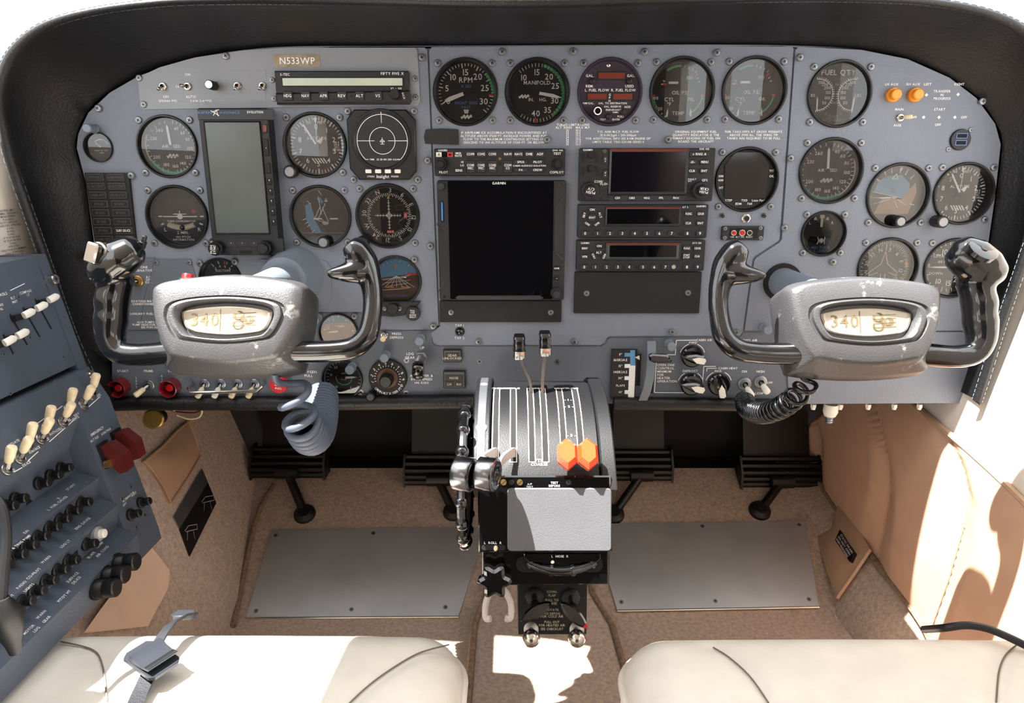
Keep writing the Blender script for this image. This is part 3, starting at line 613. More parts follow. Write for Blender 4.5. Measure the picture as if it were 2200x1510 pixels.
for x in (828, 860): c = PANEL.loc(x, 661)-c0; screw(g.o, c.x, c.y, .006, .7)
g.knob(842, 665, 12, .018, top=None); g.done()
g = G('cabin', 'cabin_rate_gauge', 'small cabin climb gauge framed by the left yoke horn', screws=(45,), srad=1.2)
g.ticks(-85, 120, 10, .8, .95, .03); g.nums([('2', -28), ('4', 28), ('6', 88)], .72, .13); g.nums([('1', -60), ('.5', -75)], .7, .1); g.t('CABIN', 0, .28, .12); g.t('FT/MIN', 0, -.3, .08, 'blue_print'); g.t('X 1000', 0, -.42, .08, 'blue_print'); g.hand(-94, .78, .1, .2); g.done()
g = G('diff', 'cabin_pressure_gauge', 'small cabin pressure gauge with green arc on the lower panel', screws=(225, 135))
g.ticks(-150, 150, 24, .84, .96, .03); g.nums([('15', -78), ('10', -142), ('5', 150), ('20', -35)], .7, .13); g.arc(88, 245, .42, .46, 'green_print'); g.ticks(248, 248, 0, .38, .48, .04, 'red_print'); g.arc(250, 280, .42, .44, 'white_print'); g.t('DIFF', 0, .22, .08); g.t('PRESS', 0, -.12, .07); g.t('CABIN', .5, .42, .08); g.t('ALT', .5, .3, .08); g.hand(88, .75, .12, .2); g.done()
g = G('rpm', 'tachometer', 'tachometer reading RPM times 100, first of the top row')
for k in range(36): a = -113+k*7; g.ticks(a, a, 0, .88 if k % 5 else .82, 1-.03, .025 if k % 5 else .035)
g.nums([('0', -113), ('5', -77), ('10', -40), ('15', 0), ('20', 38), ('25', 76), ('30', 114)], .68, .20); g.t('RPM', 0, .43, .17); g.t('X 100', 0, .22, .1, 'blue_print'); g.t('RIGHT ENG', 0, -.33, .1, 'blue_print'); g.t('FAST', 0, -.47, .09, 'blue_print'); g.arc(-150+100, 50, .0, .001, 'blue_print')
g.arc(48, 90, .90, .99, 'green_print'); g.ticks(94, 94, 0, .80, .99, .045, 'red_print'); g.poly([(-.1, -.55), (.1, -.55), (.06, -.68), (-.06, -.68)], 'cream_print'); plane_logo(g, 0, -.8, 1.3); g.hand(-112, .86, .11, .38, tip=.2, h=.004); g.hand(-108, .80, .11, .3, tip=.2, h=.003); g.done()
g = G('man', 'manifold_pressure_gauge', 'manifold pressure gauge with long green arc, second of the top row')
for k in range(43): a = -40+k*7.3-.0; g.ticks(a, a, 0, .86, .98, .022) if a < 220 else None
g.nums([('10', -42), ('15', 0), ('20', 38), ('25', 70), ('30', 112), ('35', 146), ('40', 183)], .68, .19); g.t('MANIFOLD', 0, .34, .125); g.t('IN.', -.2, -.22, .11); g.t('HG.', .22, -.22, .11); plane_logo(g, -.45, -.12, 1.2); g.arc(14, 145, .88, .97, 'green_print'); g.ticks(183, 183, 0, .8, 1, .05, 'red_print'); g.hand(101, .90, .1, .3, tip=.25, h=.004); g.hand(99, .82, .1, .3, tip=.25, h=.003); g.done()
g = G('ff', 'fuel_flow_meter', 'purple digital fuel flow meter in the top row', face='dial_purple', bez='dial_purple', depth=.002, gl=False)
g.P['white_print'] = MB()
for t, x, y, h in (('GAL.', -.7, .54, .085), ('GAL.', .72, .54, .085), ('REM.', -.7, .2, .085), ('USED', .68, .2, .085), ('L. FUEL FLOW', -.44, .07, .085), ('R. FUEL FLOW', .48, .07, .085), ('NM/GAL.', -.72, -.36, .065), ('GAL. TO DESTINATION', .12, -.36, .06), ('GAL. RESERVE', .12, -.47, .06), ('ENDURANCE', .16, -.58, .06), ('H:MIN.', .24, -.66, .05), ('ADD', .64, -.48, .07), ('FULL', .42, -.8, .07), ('TEST', -.2, -.9, .06), ('ENTER', .26, -.9, .06), ('G', .01, -.08, .07), ('P', .01, -.18, .07), ('H', .01, -.28, .07)): g.t(t, x, y, h)
for x0, x1, y0, y1 in ((-.45, .55, .4, .68), (-.8, -.06, -.28, .0), (.1, .84, -.28, .0)):
    b = MB(); q = g.r; b.box(x0*q, x1*q, y0*q, y1*q, -g.dep, .0006-g.dep); w_ = part(g.o, 'display_window', b, 'flat_black'); b = MB(); b.box(x0*q+.0016, x1*q-.0016, y0*q+.0016, y1*q-.0016, .0006-g.dep, .001-g.dep); part(w_, 'display', b, 'display_brown')
b = MB(); b.lathe([(.17*g.r, 0), (.16*g.r, .009), (.13*g.r, .010)], 24, Tr(-.42*g.r, -.63*g.r, -g.dep)); kn = part(g.o, 'selector_knob', b, 'gloss_black'); b = MB(); b.arc(0, 360, .1*g.r, .135*g.r, .0103-g.dep, -.42*g.r, -.63*g.r); part(kn, 'white_ring', b, 'white_print')
for x, y in ((-.62, .36), (.66, .36), (.48, -.64), (.0, -.8)): b = MB(); b.lathe([(.1*g.r, 0), (.09*g.r, .004), (.05*g.r, .0045)], 18, Tr(x*g.r, y*g.r, -g.dep)); part(g.o, 'button', b, 'black_plastic')
b = MB(); b.ball((-.07*g.r, .88*g.r, .001-g.dep), .075*g.r, sq=(1, 1, .4)); part(g.o, 'light_sensor', b, 'chrome'); g.done()
def oilgauge(key, label):
    g = G(key, 'oil_gauge', label)
    g.poly([(-.72, .12), (.66, .12), (.24, -.8), (-.3, -.8)], 'radio_grey', .0001)
    g.arc(-34, 0, .82, .89, 'green_print')
    for a in (-68, -58): g.ticks(a, a, 0, .64, .72, .03)
    g.ticks(-65, -65, 0, .55, .68, .06, 'red_print'); g.ticks(8, 38, 3, .8, .88, .025); g.ticks(44, 44, 0, .7, .84, .05, 'red_print'); g.ticks(52, 62, 1, .7, .78, .03)
    g.t('100', .3, .47, .11); g.t('OIL PSI', 0, -.02, .12); g.t('CYL', -.36, -.24, .12); g.t('°F', -.36, -.4, .12); g.t('OIL', .4, -.24, .11); g.t('TEMP', -.02, -.70, .12)
    g.arc(100, 155, .78, .83, 'green_print'); g.ticks(98, 98, 0, .74, .86, .06, 'red_print'); g.t('500', -.86, -.2, .1); g.t('300', -.7, -.55, .1); g.t('100', -.55, -.88, .1); g.arc(235, 255, .9, .95, 'green_print'); g.ticks(263, 263, 0, .86, .98, .06, 'red_print'); g.ticks(210, 258, 5, .9, .98, .03)
    g.hand(90, .34, .08, 0, tip=.02, x=-.42, y=.3); g.hand(5, .3, .06, 0, tip=.15, x=-.42, y=-.82, h=.001); g.hand(-5, .3, .06, 0, tip=.15, x=.42, y=-.8, h=.001); return g.done()
oilgauge('oil1', 'oil pressure and temperature gauge, next to the purple fuel flow meter'); oilgauge('oil2', 'oil pressure and temperature gauge, last of the top row')
g = G('edm', 'engine_monitor', 'round engine monitor with dark square screen right of the radios', depth=.003, gl=False)
b = MB(); q = g.r; b.prism([(-.72*q, -.64*q), (.74*q, -.64*q), (.78*q, .5*q), (.45*q, .93*q), (-.45*q, .93*q), (-.78*q, .5*q)], -g.dep, .0008-g.dep); part(g.o, 'screen', b, 'screen_black')
for t, x, y in (('STEP', -.56, -.72), ('TSO', 0, -.72), ('Lean Find', .5, -.72), ('EDM', -.2, -.84), ('760', .2, -.84), ('TIT', .88, .3), ('OIL', .9, .12), ('400', -.9, -.02), ('500', -.9, .12), ('CHT', -.9, -.28)): g.t(t, x, y, .075)
g.arc(0, 360, .05, .07, 'white_print'); 
for sx in (-.68, .64):
    b = MB(); b.lathe([(.0032, 0), (.003, .004), (.002, .0045)], 14, Tr(sx*g.R, -1.1*g.R)); part(g.o, 'button', b, 'gloss_black')
g.done()
g = G('fuel', 'fuel_quantity_gauge', 'round fuel quantity gauge with two needles at upper right', face='dial_black', screws=(48, 135, 225, 312))
g.t('FUEL QTY', .02, .74, .17); g.t('GALS', 0, -.72, .1, 'grey_print'); g.t('(STD DAY)', 0, -.84, .1, 'grey_print'); g.t('LBS', -.84, -.02, .1); g.t('LBS', .8, -.02, .1)
for sx in (-1, 1):
    cx = sx*.62
    for k in range(25):
        a = radians(-8+190*k/24); rr = .52
        x, y = cx-sx*rr*sin(a), rr*cos(a); x1, y1 = cx-sx*(rr+.07)*sin(a), (rr+.07)*cos(a); g.line(x, y, x1, y1, .02 if k % 4 else .035)
    for k in range(24): a, c = radians(-8+190*k/24), radians(-8+190*(k+1)/24); g.line(cx-sx*.52*sin(a), .52*cos(a), cx-sx*.52*sin(c), .52*cos(c), .03)
    for t, a in (('300', 12), ('250', 35), ('200', 58), ('150', 82), ('100', 108), ('50', 136)): a = radians(a); g.t(t, cx-sx*.36*sin(a), .40*cos(a)+.02, .1)
    for t, a in (('40', 20), ('30', 62), ('20', 112), ('10', 150)): a = radians(a); g.t(t, cx-sx*.72*sin(a), .72*cos(a), .08, 'grey_print')
    g.hand(sx*4, .5, .05, 0, tip=.1, x=sx*.62-.0, y=-.55)
g.done()
g = G('slip', 'slip_indicator', 'small turn and slip dial with white ball on the right panel')
b = MB(); q = g.r; b.tube([(x*q, (-.36+.08*(x/.5)**2)*q, .002-g.dep) for x in [-.5+.1*k for k in range(11)]], .13*q, 10); part(g.o, 'inclinometer_tube', b, 'flat_black'); b = MB(); b.ball((0, -.36*q, .006-g.dep), .13*q); part(g.o, 'ball', b, 'white_plastic')
for x in (-.18, .18): b = MB(); b.tube([(x*q, -.54*q, .006-g.dep), (x*q*.8, -.36*q, .0075-g.dep), (x*q, -.18*q, .006-g.dep)], .02*q, 6); part(g.o, 'tube_wire', b, 'white_print')
g.hand(0, .78, .13, 0, tip=.0, y=.2) if False else g.poly([(-.06, .3), (.06, .3), (.06, .7), (.13, .78), (.1, .9), (-.1, .9), (-.13, .78), (-.06, .7)], 'cream_print', .002)
for x in (-.3, .3): g.poly([(x-.08, .64), (x+.08, .64), (x+.05, .76), (x, .8), (x-.06, .74)], 'cream_print')
g.t('L', -.56, .5, .14); g.t('R', .56, .5, .14); g.t('2 MIN TURN', 0, -.72, .13, 'blue_print'); g.t('D C   ELEC', 0, -.88, .11, 'blue_print'); g.done()
g = G('att_r', 'attitude_indicator', 'attitude indicator with blue sky cap on the right panel')
g.poly([(-.74, .1), (-.6, .5), (-.3, .66), (.2, .7), (.52, .4), (.56, .0), (.3, -.1)], 'sky_dial'); g.poly([(-.62, -.66), (-.4, -.1), (.3, -.14), (.72, .45), (.8, .1), (.6, -.66)], 'pocket_tan', .0001)
g.line(-.8, .12, .3, -.1, .015, dz=.0004); g.line(-.84, -.08, -.1, -.1, .015, dz=.0004); g.line(-.66, -.3, -.1, -.12, .015, dz=.0004); g.line(.05, -.2, .2, -.45, .015, dz=.0004); g.line(.15, -.15, .5, -.35, .015, dz=.0004); g.line(.6, -.3, .78, -.34, .025, dz=.0004)
for a in (-50, -28, -12, 24, 42): g.ticks(a, a, 0, .76, .96, .03)
g.poly([(.1, .95), (.2, .95), (.1, .74)], 'white_print', .0004); g.line(-.14, .56, .0, .74, .03, dz=.0005); g.line(0, .74, .06, .56, .03, dz=.0005); g.line(-.14, .56, .06, .56, .03, dz=.0005); g.line(-.5, -.1, -.1, -.08, .05, dz=.001); g.line(-.14, .22, .04, .18, .02, 'dim_print', .0005); g.line(-.14, .14, .04, .1, .02, 'dim_print', .0005)
b = MB(); b.ball((0, -.07*g.r, .002-g.dep), .09*g.r, sq=(1.3, .7, .4)); part(g.o, 'aeroplane_symbol', b, 'cream_print'); g.seg(-.66, 'dial_black', False, dz=.0012); g.knob(1936, 476, 12, .014); g.done()
g = G('comp', 'heading_indicator', 'heading dial with white jet outline behind the right yoke hub')
for k in range(72): a = k*5; g.ticks(a, a, 0, .84 if k % 2 else .78, .95, .025)
g.nums([(t, -18+30*k) for k, t in enumerate(('N', '3', '6', 'E', '12', '15', 'S', '21', '24', 'W', '30', '33'))], .66, .14, turn=True)
for P in ([(0, .8), (0, .6)], [(0, .58), (-.12, .12)], [(0, .58), (.12, .12)], [(-.12, .12), (-.52, -.2)], [(.12, .12), (.52, -.2)], [(-.52, -.2), (-.52, -.32)], [(.52, -.2), (.52, -.32)], [(-.52, -.32), (-.2, -.2)], [(.52, -.32), (.2, -.2)], [(-.08, -.25), (-.08, -.6)], [(.08, -.25), (.08, -.6)]): g.line(*P[0], *P[1], .03, 'cream_print', .0006)
g.poly([(.8, .02), (.92, .02), (.84, .3), (.76, .28)], 'orange_print'); g.done()
g = G('vsi', 'vertical_speed_indicator', 'vertical speed dial behind the right yoke grip')
for k in range(30): a = -172+k*12; g.ticks(a, a, 0, .82 if k % 5 else .76, .95, .03)
g.nums([('10', -22), ('15', 8), ('20', 40), ('20', 140), ('15', 172), ('10', -150)], .62, .19); g.t('UP', -.52, .42, .13); g.t('DOWN', -.45, -.24, .1); g.t('VERTICAL SPEED', .12, .42, .11); g.t('100 FEET PER MIN', .1, .2, .09); g.t('5', -.72, .45, .11); g.t('5', -.74, -.42, .11); g.t('0', -.75, .06, .12); g.hand(-90, .82, .06, .2); g.done()

# square storm scope
s = PANEL.sc(822, 312); o = thing('storm_scope', 'square black storm scope with white ring and aeroplane symbol', 'gauge', PANEL.m(822, 312))
w = 72*s; b = MB(); b.prism([(-w*.98, -w*.68), (-w*.72, -w), (w*.78, -w), (w, -w*.75), (w*1.02, w*.72), (w*.76, w), (-w*.76, w), (-w, w*.72)], 0, .008, .0015); part(o, 'case', b, 'black_plastic')
q = w*.9; b = MB(); b.lathe([(q*.99, .0078), (q*.97, .0092), (q*.9, .0092), (q*.87, .0082)], 48, Tr(.01*w, .14*w), cap1=False); part(o, 'bezel', b, 'bezel_black')
b = MB(); b.disc(.01*w, .14*w, q*.9, .0083, 48); part(o, 'screen', b, 'radio_grey')
b = MB(); cy = .12*w; z = .0086
b.arc(-135, 135, .735*w, .75*w, z, .03*w, cy); b.arc(0, 360, .37*w, .385*w, z, .03*w, cy)
for x0, y0, x1, y1 in ((.03, .5, .03, .88), (.2, 0, .78, 0), (-.2, 0, -.72, 0), (-.03, -.03, .09, -.03), (.03, -.09, .03, .09), (-.03, -.09, .09, -.09), (-.04, -.02, .03, .04), (.1, -.02, .03, .04), (-.5, -.53, -.4, -.53), (.5, -.53, .56, -.53)): b.bar(x0*w, y0*w+cy, x1*w, y1*w+cy, .014*w, z)
b.text('25 50 100 200', .06*w, cy-.53*w, .05*w, z, 'c', .44*w); b.text('TIME', -.3*w, cy-.53*w, .045*w, z); b.text('CLEAR', .42*w, cy-.53*w, .045*w, z); b.text('Insight', 0, -.9*w, .09*w, .0084); b.text('STRIKE', -.36*w, -.9*w, .045*w, .0084); b.text('FINDER', .36*w, -.9*w, .045*w, .0084)
part(o, 'markings', b, 'white_print')
for k in range(4): b = MB(); b.rbox(.18*w, .11*w, .008, .010, .001, .0004, (-.42+.29*k)*w, -.75*w); part(o, 'button', b, 'white_plastic')
for x, y in ((-.98, .96), (.98, .96), (-.92, -1), (1.02, -1)): screw(o, x*w, y*w, .0002)

# ============================================================ RADIOS AND DISPLAYS
class U:
    """a box on the panel measured by its photo corners; all later positions are photo pixels on its front face"""
    def __init__(s, name, label, x0, y0, x1, y1, d, m='radio_grey', cat='radio', r=.002, c=.0012, pl=PANEL, body=True, z0=-.0005):
        s.pl, s.d = pl, d; cx, cy = (x0+x1)/2, (y0+y1)/2; s.o = thing(name, label, cat, pl.m(cx, cy)); s.c = pl.loc(cx, cy)
        a, b_ = s.L(x0, y0), s.L(x1, y1); s.s = pl.t(cx, cy, d)/F
        if body: b = MB(); b.prism(rrect(b_.x-a.x, a.y-b_.y, r, (a.x+b_.x)/2, (a.y+b_.y)/2), z0, d, c); s.body = part(s.o, 'case', b, m)
    def L(s, px, py, d=None): return s.pl.loc(px, py, s.d if d is None else d)-s.c
    def rect(s, name, x0, y0, x1, y1, m, z0=0, z1=.0006, r=.0008, c=0, par=None, label=None):
        a, q = s.L(x0, y0), s.L(x1, y1); b = MB(); b.prism(rrect(abs(q.x-a.x), abs(a.y-q.y), r, (a.x+q.x)/2, (a.y+q.y)/2), s.d+z0, s.d+z1, c); return part(par if par is not None else s.o, name, b, m, label=label)
    def poly(s, name, P, m, z0=0, z1=.0006, c=0, par=None):
        b = MB(); b.prism([tuple(s.L(*p)) for p in P][::-1], s.d+z0, s.d+z1, c); return part(par if par is not None else s.o, name, b, m)
    def btn(s, px, py, w, h, t='', th=None, m='button_key', hgt=.0022, rot=0, tm='white_print', r=.0012, name='button'):
        c = s.L(px, py); b = MB(); b.rbox(w*s.s, h*s.s, s.d-.0002, s.d+hgt, r, .0006); k = part(s.o, name, b, m, Tr(c.x, c.y) @ Rz(rot))
        if t:
            b = MB(); T = t.split('|'); th = (th or min(h*.45, 6))*s.s
            for j, q in enumerate(T): b.text(q, 0, ((len(T)-1)/2-j)*th*1.3, th, s.d+hgt+.0002, 'c', -w*.84*s.s)
            part(k, 'lettering', b, tm)
        return k
    def txt(s, t, px, py, h, m='white_print', w=None, al='c', rot=0, z=.0003, par=None, name='lettering'):
        b = MB(); c = s.L(px, py); b.text(t, c.x, c.y, h*s.s, s.d+z, al, w*s.s if w else None, rot); return part(par if par is not None else s.o, name, b, m)
    def knob(s, px, py, r, L=.012, m='black_plastic', r2=None, L2=None, t=None, m2=None, k=.06, name='knob', rot=0):
        c = s.L(px, py); R = r*s.s; b = MB(); b.lathe([(R*.96, -.0003), (R, .001), (R*.97, L-.001), (R*.88, L)], 40, Tr(c.x, c.y, s.d), knurl=k); o = part(s.o, name, b, m); z = L
        if r2: R2 = r2*s.s; b = MB(); b.lathe([(R2, L-.0002), (R2*.97, L+L2-.001), (R2*.85, L+L2)], 32, Tr(c.x, c.y, s.d), knurl=k*.8); part(o, 'inner_knob', b, m2 or m); z = L+L2
        if t:
            b = MB()
            for j, q in enumerate(t.split('|')): y = (.28-.56*j)*(r2 or r)*s.s*(1 if '|' in t else 0); b.text(q, c.x-y*sin(rot), c.y+y*cos(rot), (r2 or r)*.42*s.s, s.d+z+.0002, rot=rot)
            part(o, 'lettering', b, 'white_print')
        return o
    def scr(s, px, py, k=.7): c = s.L(px, py); return screw(s.o, c.x, c.y, s.d-.0002, k)
    def hole(s, px, py, r, m='void_black', h=.0004, name='mounting_hole'): c = s.L(px, py); b = MB(); b.cyl(c.x, c.y, r*s.s, s.d, s.d+h, 16); return part(s.o, name, b, m)
    def screen(s, x0, y0, x1, y1, m='screen_black', rim=3, name='screen', rm='radio_grey', top=None):
        a, q = s.L(x0, y0), s.L(x1, y1); e = rim*s.s
        P = [(a.x, q.y), (q.x, q.y), (q.x, a.y), (a.x, a.y)]; I = [(a.x+e, q.y+e), (q.x-e, q.y+e), (q.x-e, a.y-e), (a.x+e, a.y-e)]
        b = MB(); b.loops([[(x, y, s.d) for x, y in P], [(x, y, s.d+.0022) for x, y in inset(P, e*.3)], [(x, y, s.d+.0006) for x, y in I]], cap0=False, cap1=False); f = part(s.o, 'screen_frame', b, rm)
        if top: b = MB(); b.quad((P[3][0]+e*.3, P[3][1]-e*.1, s.d+.0024), (P[2][0]-e*.3, P[2][1]-e*.1, s.d+.0024), (I[2][0], I[2][1]+e*.1, s.d+.0012), (I[3][0], I[3][1]+e*.1, s.d+.0012)) ; part(f, 'upper_strip', b, top)  # strip in its own colour along the upper frame edge
        b = MB(); b.flat(I, s.d+.0008); return part(s.o, name, b, m)
# autopilot
u = U('autopilot_unit', 'long black autopilot controller with pale green display strip', 589, 152, 880, 224, .010, r=.001, z0=.001); u.poly('case_lip', [(593, 200), (881, 194), (884, 220), (596, 225)], 'radio_grey', -.002, .0035, .002)
u.rect('screen_frame', 604, 165, 868, 187, 'flat_black', 0, .0007); u.rect('display', 607, 168, 865, 184, 'lcd_green', .0006, .001)
u.txt('S-TEC', 612, 160, 5); u.txt('FIFTY FIVE X', 843, 158, 5.5); u.d = .0135
for x, t in ((619, 'HDG'), (657, 'NAV'), (696, 'APR'), (735, 'REV'), (773, 'ALT'), (812, 'VS')): u.btn(x, 206, 19, 18, t, 6, 'button_grey')
u.knob(850, 203, 11, .009, r2=None); u.txt('VS x 100', 851, 190, 4.2); u.txt('INCR', 867, 206, 4, rot=-1.3); u.hole(755, 206, 2); u.hole(717, 214, 2)
for x, y in ((585, 172), (589, 212), (892, 169), (893, 209)): u.d = .002; u.scr(x, y, .8)
# tall flight display
u = U('flight_display', 'tall portrait flight display with blank grey screen and grey bezel', 424, 232, 600, 548, .024, cat='display', r=.002)
u.rect('top_panel', 424, 234, 590, 258, 'button_grey', 0, .0012, .001, .0006); u.screen(437, 260, 581, 503, 'lcd_grey', 3, rm='flat_black')
u.rect('lower_panel', 450, 512, 611, 548, 'radio_grey', -.004, .0016, .002, .001)
u.txt('ASPEN', 440, 242, 4.6, 'blue_print', 30, z=.0016); u.txt('AVIONICS', 494, 242, 4.6, 'blue_print', 42, z=.0016); u.txt('EVOLUTION', 549, 241, 4.6, w=33, z=.0016)
b = MB(); c = u.L(463, 242)
for x0, y0, x1, y1 in ((-9, 4, 8, -6), (-4, -6, 3, 5), (-6, 1, 9, 6), (3, 6, 6, -7)): b.bar(c.x+x0*u.s, c.y+y0*u.s, c.x+x1*u.s, c.y+y1*u.s, 1.2*u.s, u.d+.0016)
part(u.o, 'logo', b, 'white_print')
u.btn(569, 276, 8, 16, '', m='dark_red'); u.btn(573, 317, 9, 34, '-', 5, m='flat_black'); u.btn(577, 361, 8, 22, '', m='flat_black')
for k in range(5): u.btn(580+k*2.3, 390+k*22, 8, 13, "'", 8, m='flat_black')
u.knob(471, 532, 16, .014, r2=12, L2=.006, t='PUSH|SYNC', rot=1.5); u.knob(574, 531, 16, .014, r2=12, L2=.006)
for x, w in ((498, 17), (522, 26), (547, 17)): u.btn(x, 524, w, 12, "'", 6, 'button_grey')
u.rect('card_slot', 516, 538, 541, 544, 'void_black', .0016, .002); u.hole(456, 520, 3.4, 'gold', .002, 'gold_cap')
# annunciator block
u = U('annunciator_panel', 'black block of sixteen small warning windows at the left edge', 183, 371, 283, 521, .004, 'flat_black', 'panel', body=False)
u.poly('case', [(181, 371), (276, 371), (292, 521), (204, 521)], 'flat_black', -.004, 0)
L_ = ['LOW VOLT', 'L ALT OUT', 'CABIN ALT', 'SPARE', 'SPARE', 'SPARE', 'SPARE', 'LAMP TEST']; R_ = ['DOOR WARN', 'R ALT OUT', 'HEATER OVHT', 'SPARE', 'SPARE', 'SPARE', 'SURF DE-ICE', 'SPARE']
for k in range(8):
    for j, t in enumerate((L_[k], R_[k])):
        x = 205+j*44+k*2.9; y = 381+k*19; w = u.rect('window', x-19, y-7, x+19, y+7, 'dim_print', 0, .0012, .001); u.rect('pane', x-18, y-6, x+18, y+6, 'placard_black', .0012, .0015, .0008, par=w)
        u.txt(t, x, y, 5, 'dim_print' if t != 'SURF DE-ICE' else 'white_print', w=min(30, len(t)*4), z=.0018, par=w)
# audio panel
u = U('audio_selector', 'black audio selector panel with rows of keys above the big touchscreen', 932, 319, 1214, 378, .008)
u.txt('GARMIN', 951, 323, 4, w=19); u.txt('GMA 340', 1198, 323, 3.6); u.hole(1074, 341, 3, 'brass'); u.hole(1074, 352, 3)
for x, t, m in ((943, 'A', 'white_plastic'), (955, 'O', 'screen_violet'), (967, 'M', 'red_print')): u.rect('marker_lamp', x-6, 327, x+6, 337, m, 0, .0008, .0002); u.txt(t, x, 332, 6, 'flat_black', z=.001)
u.btn(985, 332, 17, 15, 'MKR|MUTE', 4); u.btn(986, 366, 19, 9, 'SENS', 4.6)
for x, t in ((1011, 'COM1'), (1034, 'COM2'), (1058, 'COM3'), (1091, 'NAV1'), (1114, 'NAV2'), (1137, 'DME'), (1160, 'ADF')): u.btn(x, 331, 19, 15, t, 4.8, 'button_grey')
for x, t in ((1011, 'COM1|MIC'), (1034, 'COM2|MIC'), (1058, 'COM3|MIC'), (1091, 'COM|1/2')): u.btn(x, 358, 18, 26, t, 4.8, 'button_grey')
for x, y, t in ((1119, 348, 'SPKR'), (1119, 365, 'PA'), (1155, 348, 'PILOT'), (1155, 365, 'CREW')): u.btn(x, y, 29, 9, t, 4.4, 'button_grey')
u.txt('CABIN AUDIO', 1119, 356, 3.4); u.txt('ICS ISOLATION', 1155, 356, 3.4); u.btn(1197, 330, 19, 9, 'TEST', 4.8, 'button_grey'); u.txt('PILOT', 953, 370, 4.6); u.txt('COPILOT', 1196, 370, 4.6); u.txt('HI', 993, 348, 4); u.txt('LO', 993, 355, 4)
u.knob(949, 353, 13, .010, r2=8, L2=.005); u.knob(1197, 353, 12, .010, r2=8, L2=.005)
# big touchscreen
u = U('touchscreen_navigator', 'large dark touchscreen navigator in the centre of the panel', 938, 387, 1212, 645, .012, cat='display', r=.003)
u.rect('glass_panel', 962, 389, 1186, 642, 'screen_black', 0, .0012, .001); u.rect('display', 976, 400, 1183, 632, 'screen_black', .0012, .00135, .0004)
u.txt('GARMIN', 1072, 393.5, 5, w=28, z=.0016); u.poly('lower_bar', [(978, 639), (985, 634), (1160, 634), (1168, 639), (1160, 643), (985, 643)], 'button_key', .0012, .004, .001)
u.knob(948, 400, 8, .006, 'button_key'); u.hole(1200, 398, 4.5, 'chrome', .002, 'lock_screw'); u.rect('card_door', 946, 432, 954, 477, 'void_black', 0, .001); u.rect('blue_strip', 948, 434, 952, 474, 'blue_plastic', .001, .002)
u.btn(1196, 576, 13, 9, 'HOME', 3.6, 'flat_black'); u.btn(1196, 597, 13, 9, '-', 5, 'flat_black'); u.knob(1194, 628, 12, .010, 'button_key', r2=9, L2=.008, m2='button_key'); u.hole(955, 637, 3.5)
for P in ([(938, 478), (952, 500), (952, 502), (938, 482)], [(956, 600), (957, 603), (943, 628), (941, 625)], [(1212, 420), (1212, 424), (1193, 450), (1191, 447)], [(1189, 540), (1192, 538), (1211, 556), (1209, 560)]): u.poly('bezel_ridge', P, 'button_key', 0, .0012)
u.poly('bezel_inset', [(1192, 450), (1210, 425), (1209, 550), (1191, 538)], 'button_grey', 0, .0005)
u = U('blanking_plate', 'narrow black blanking plate with two screws under the big touchscreen', 944, 646, 1206, 692, .004, 'flat_black', 'plate', r=.0012, c=.0004); u.scr(969, 671, .9); u.scr(1183, 671, .9)
# navcom with square screen
u = U('navigator_radio', 'black navigation radio with dark violet screen, top of the right stack', 1245, 318, 1530, 432, .010)
u.screen(1308, 319, 1476, 419, 'screen_violet', 7, rm='button_grey', top='display_brown'); u.rect('key_bar', 1309, 421, 1470, 431, 'button_grey', 0, .001)
for x, t in ((1326, 'CDI'), (1357, 'OBS'), (1389, 'MSG'), (1420, 'FPL'), (1452, 'PROC')): u.btn(x, 425, 16, 8, t, 4.4, 'button_grey')
u.txt('GARMIN', 1263, 322, 4, w=20); u.txt('GNS 430', 1513, 320, 3.6)
u.btn(1502, 331, 41, 10, 'v RNG A', 4.8, 'button_grey')
for x, y, t in ((1487, 348, '-D-'), (1513, 348, 'MENU'), (1486, 367, 'CLR'), (1512, 367, 'ENT')): u.btn(x, y, 18, 10, t, 4.6, 'button_grey')
u.txt('DEFAULT', 1484, 385, 3.6); u.txt('NAV', 1480, 389, 3.4); u.txt('GPS', 1514, 387, 4.8); u.txt('COM/', 1286, 390, 4.8); u.txt('VLOC', 1298, 395, 4.8)
u.btn(1300, 344, 11, 18, 'C|+', 4, 'button_grey'); u.btn(1300, 374, 11, 18, 'V|+', 4, 'button_grey'); u.hole(1299, 325, 4.5, 'chrome', .001, 'lock_screw'); u.hole(1291, 427, 3)
u.knob(1269, 333, 7, .008); u.knob(1269, 362, 7, .008)
for x, y in ((1252, 338), (1283, 338), (1252, 368), (1283, 368)): u.rect('key_slot', x-3, y-11, x+3, y+11, 'flat_black', 0, .0006)
u.knob(1267, 409, 19, .008, 'button_grey', r2=13, L2=.006, t='PUSH|C/V', m2='black_plastic', rot=3.0); u.knob(1503, 408, 19, .012, 'button_grey', r2=12, L2=.010, t='PUSH|CRSR', m2='black_plastic', rot=3.0)
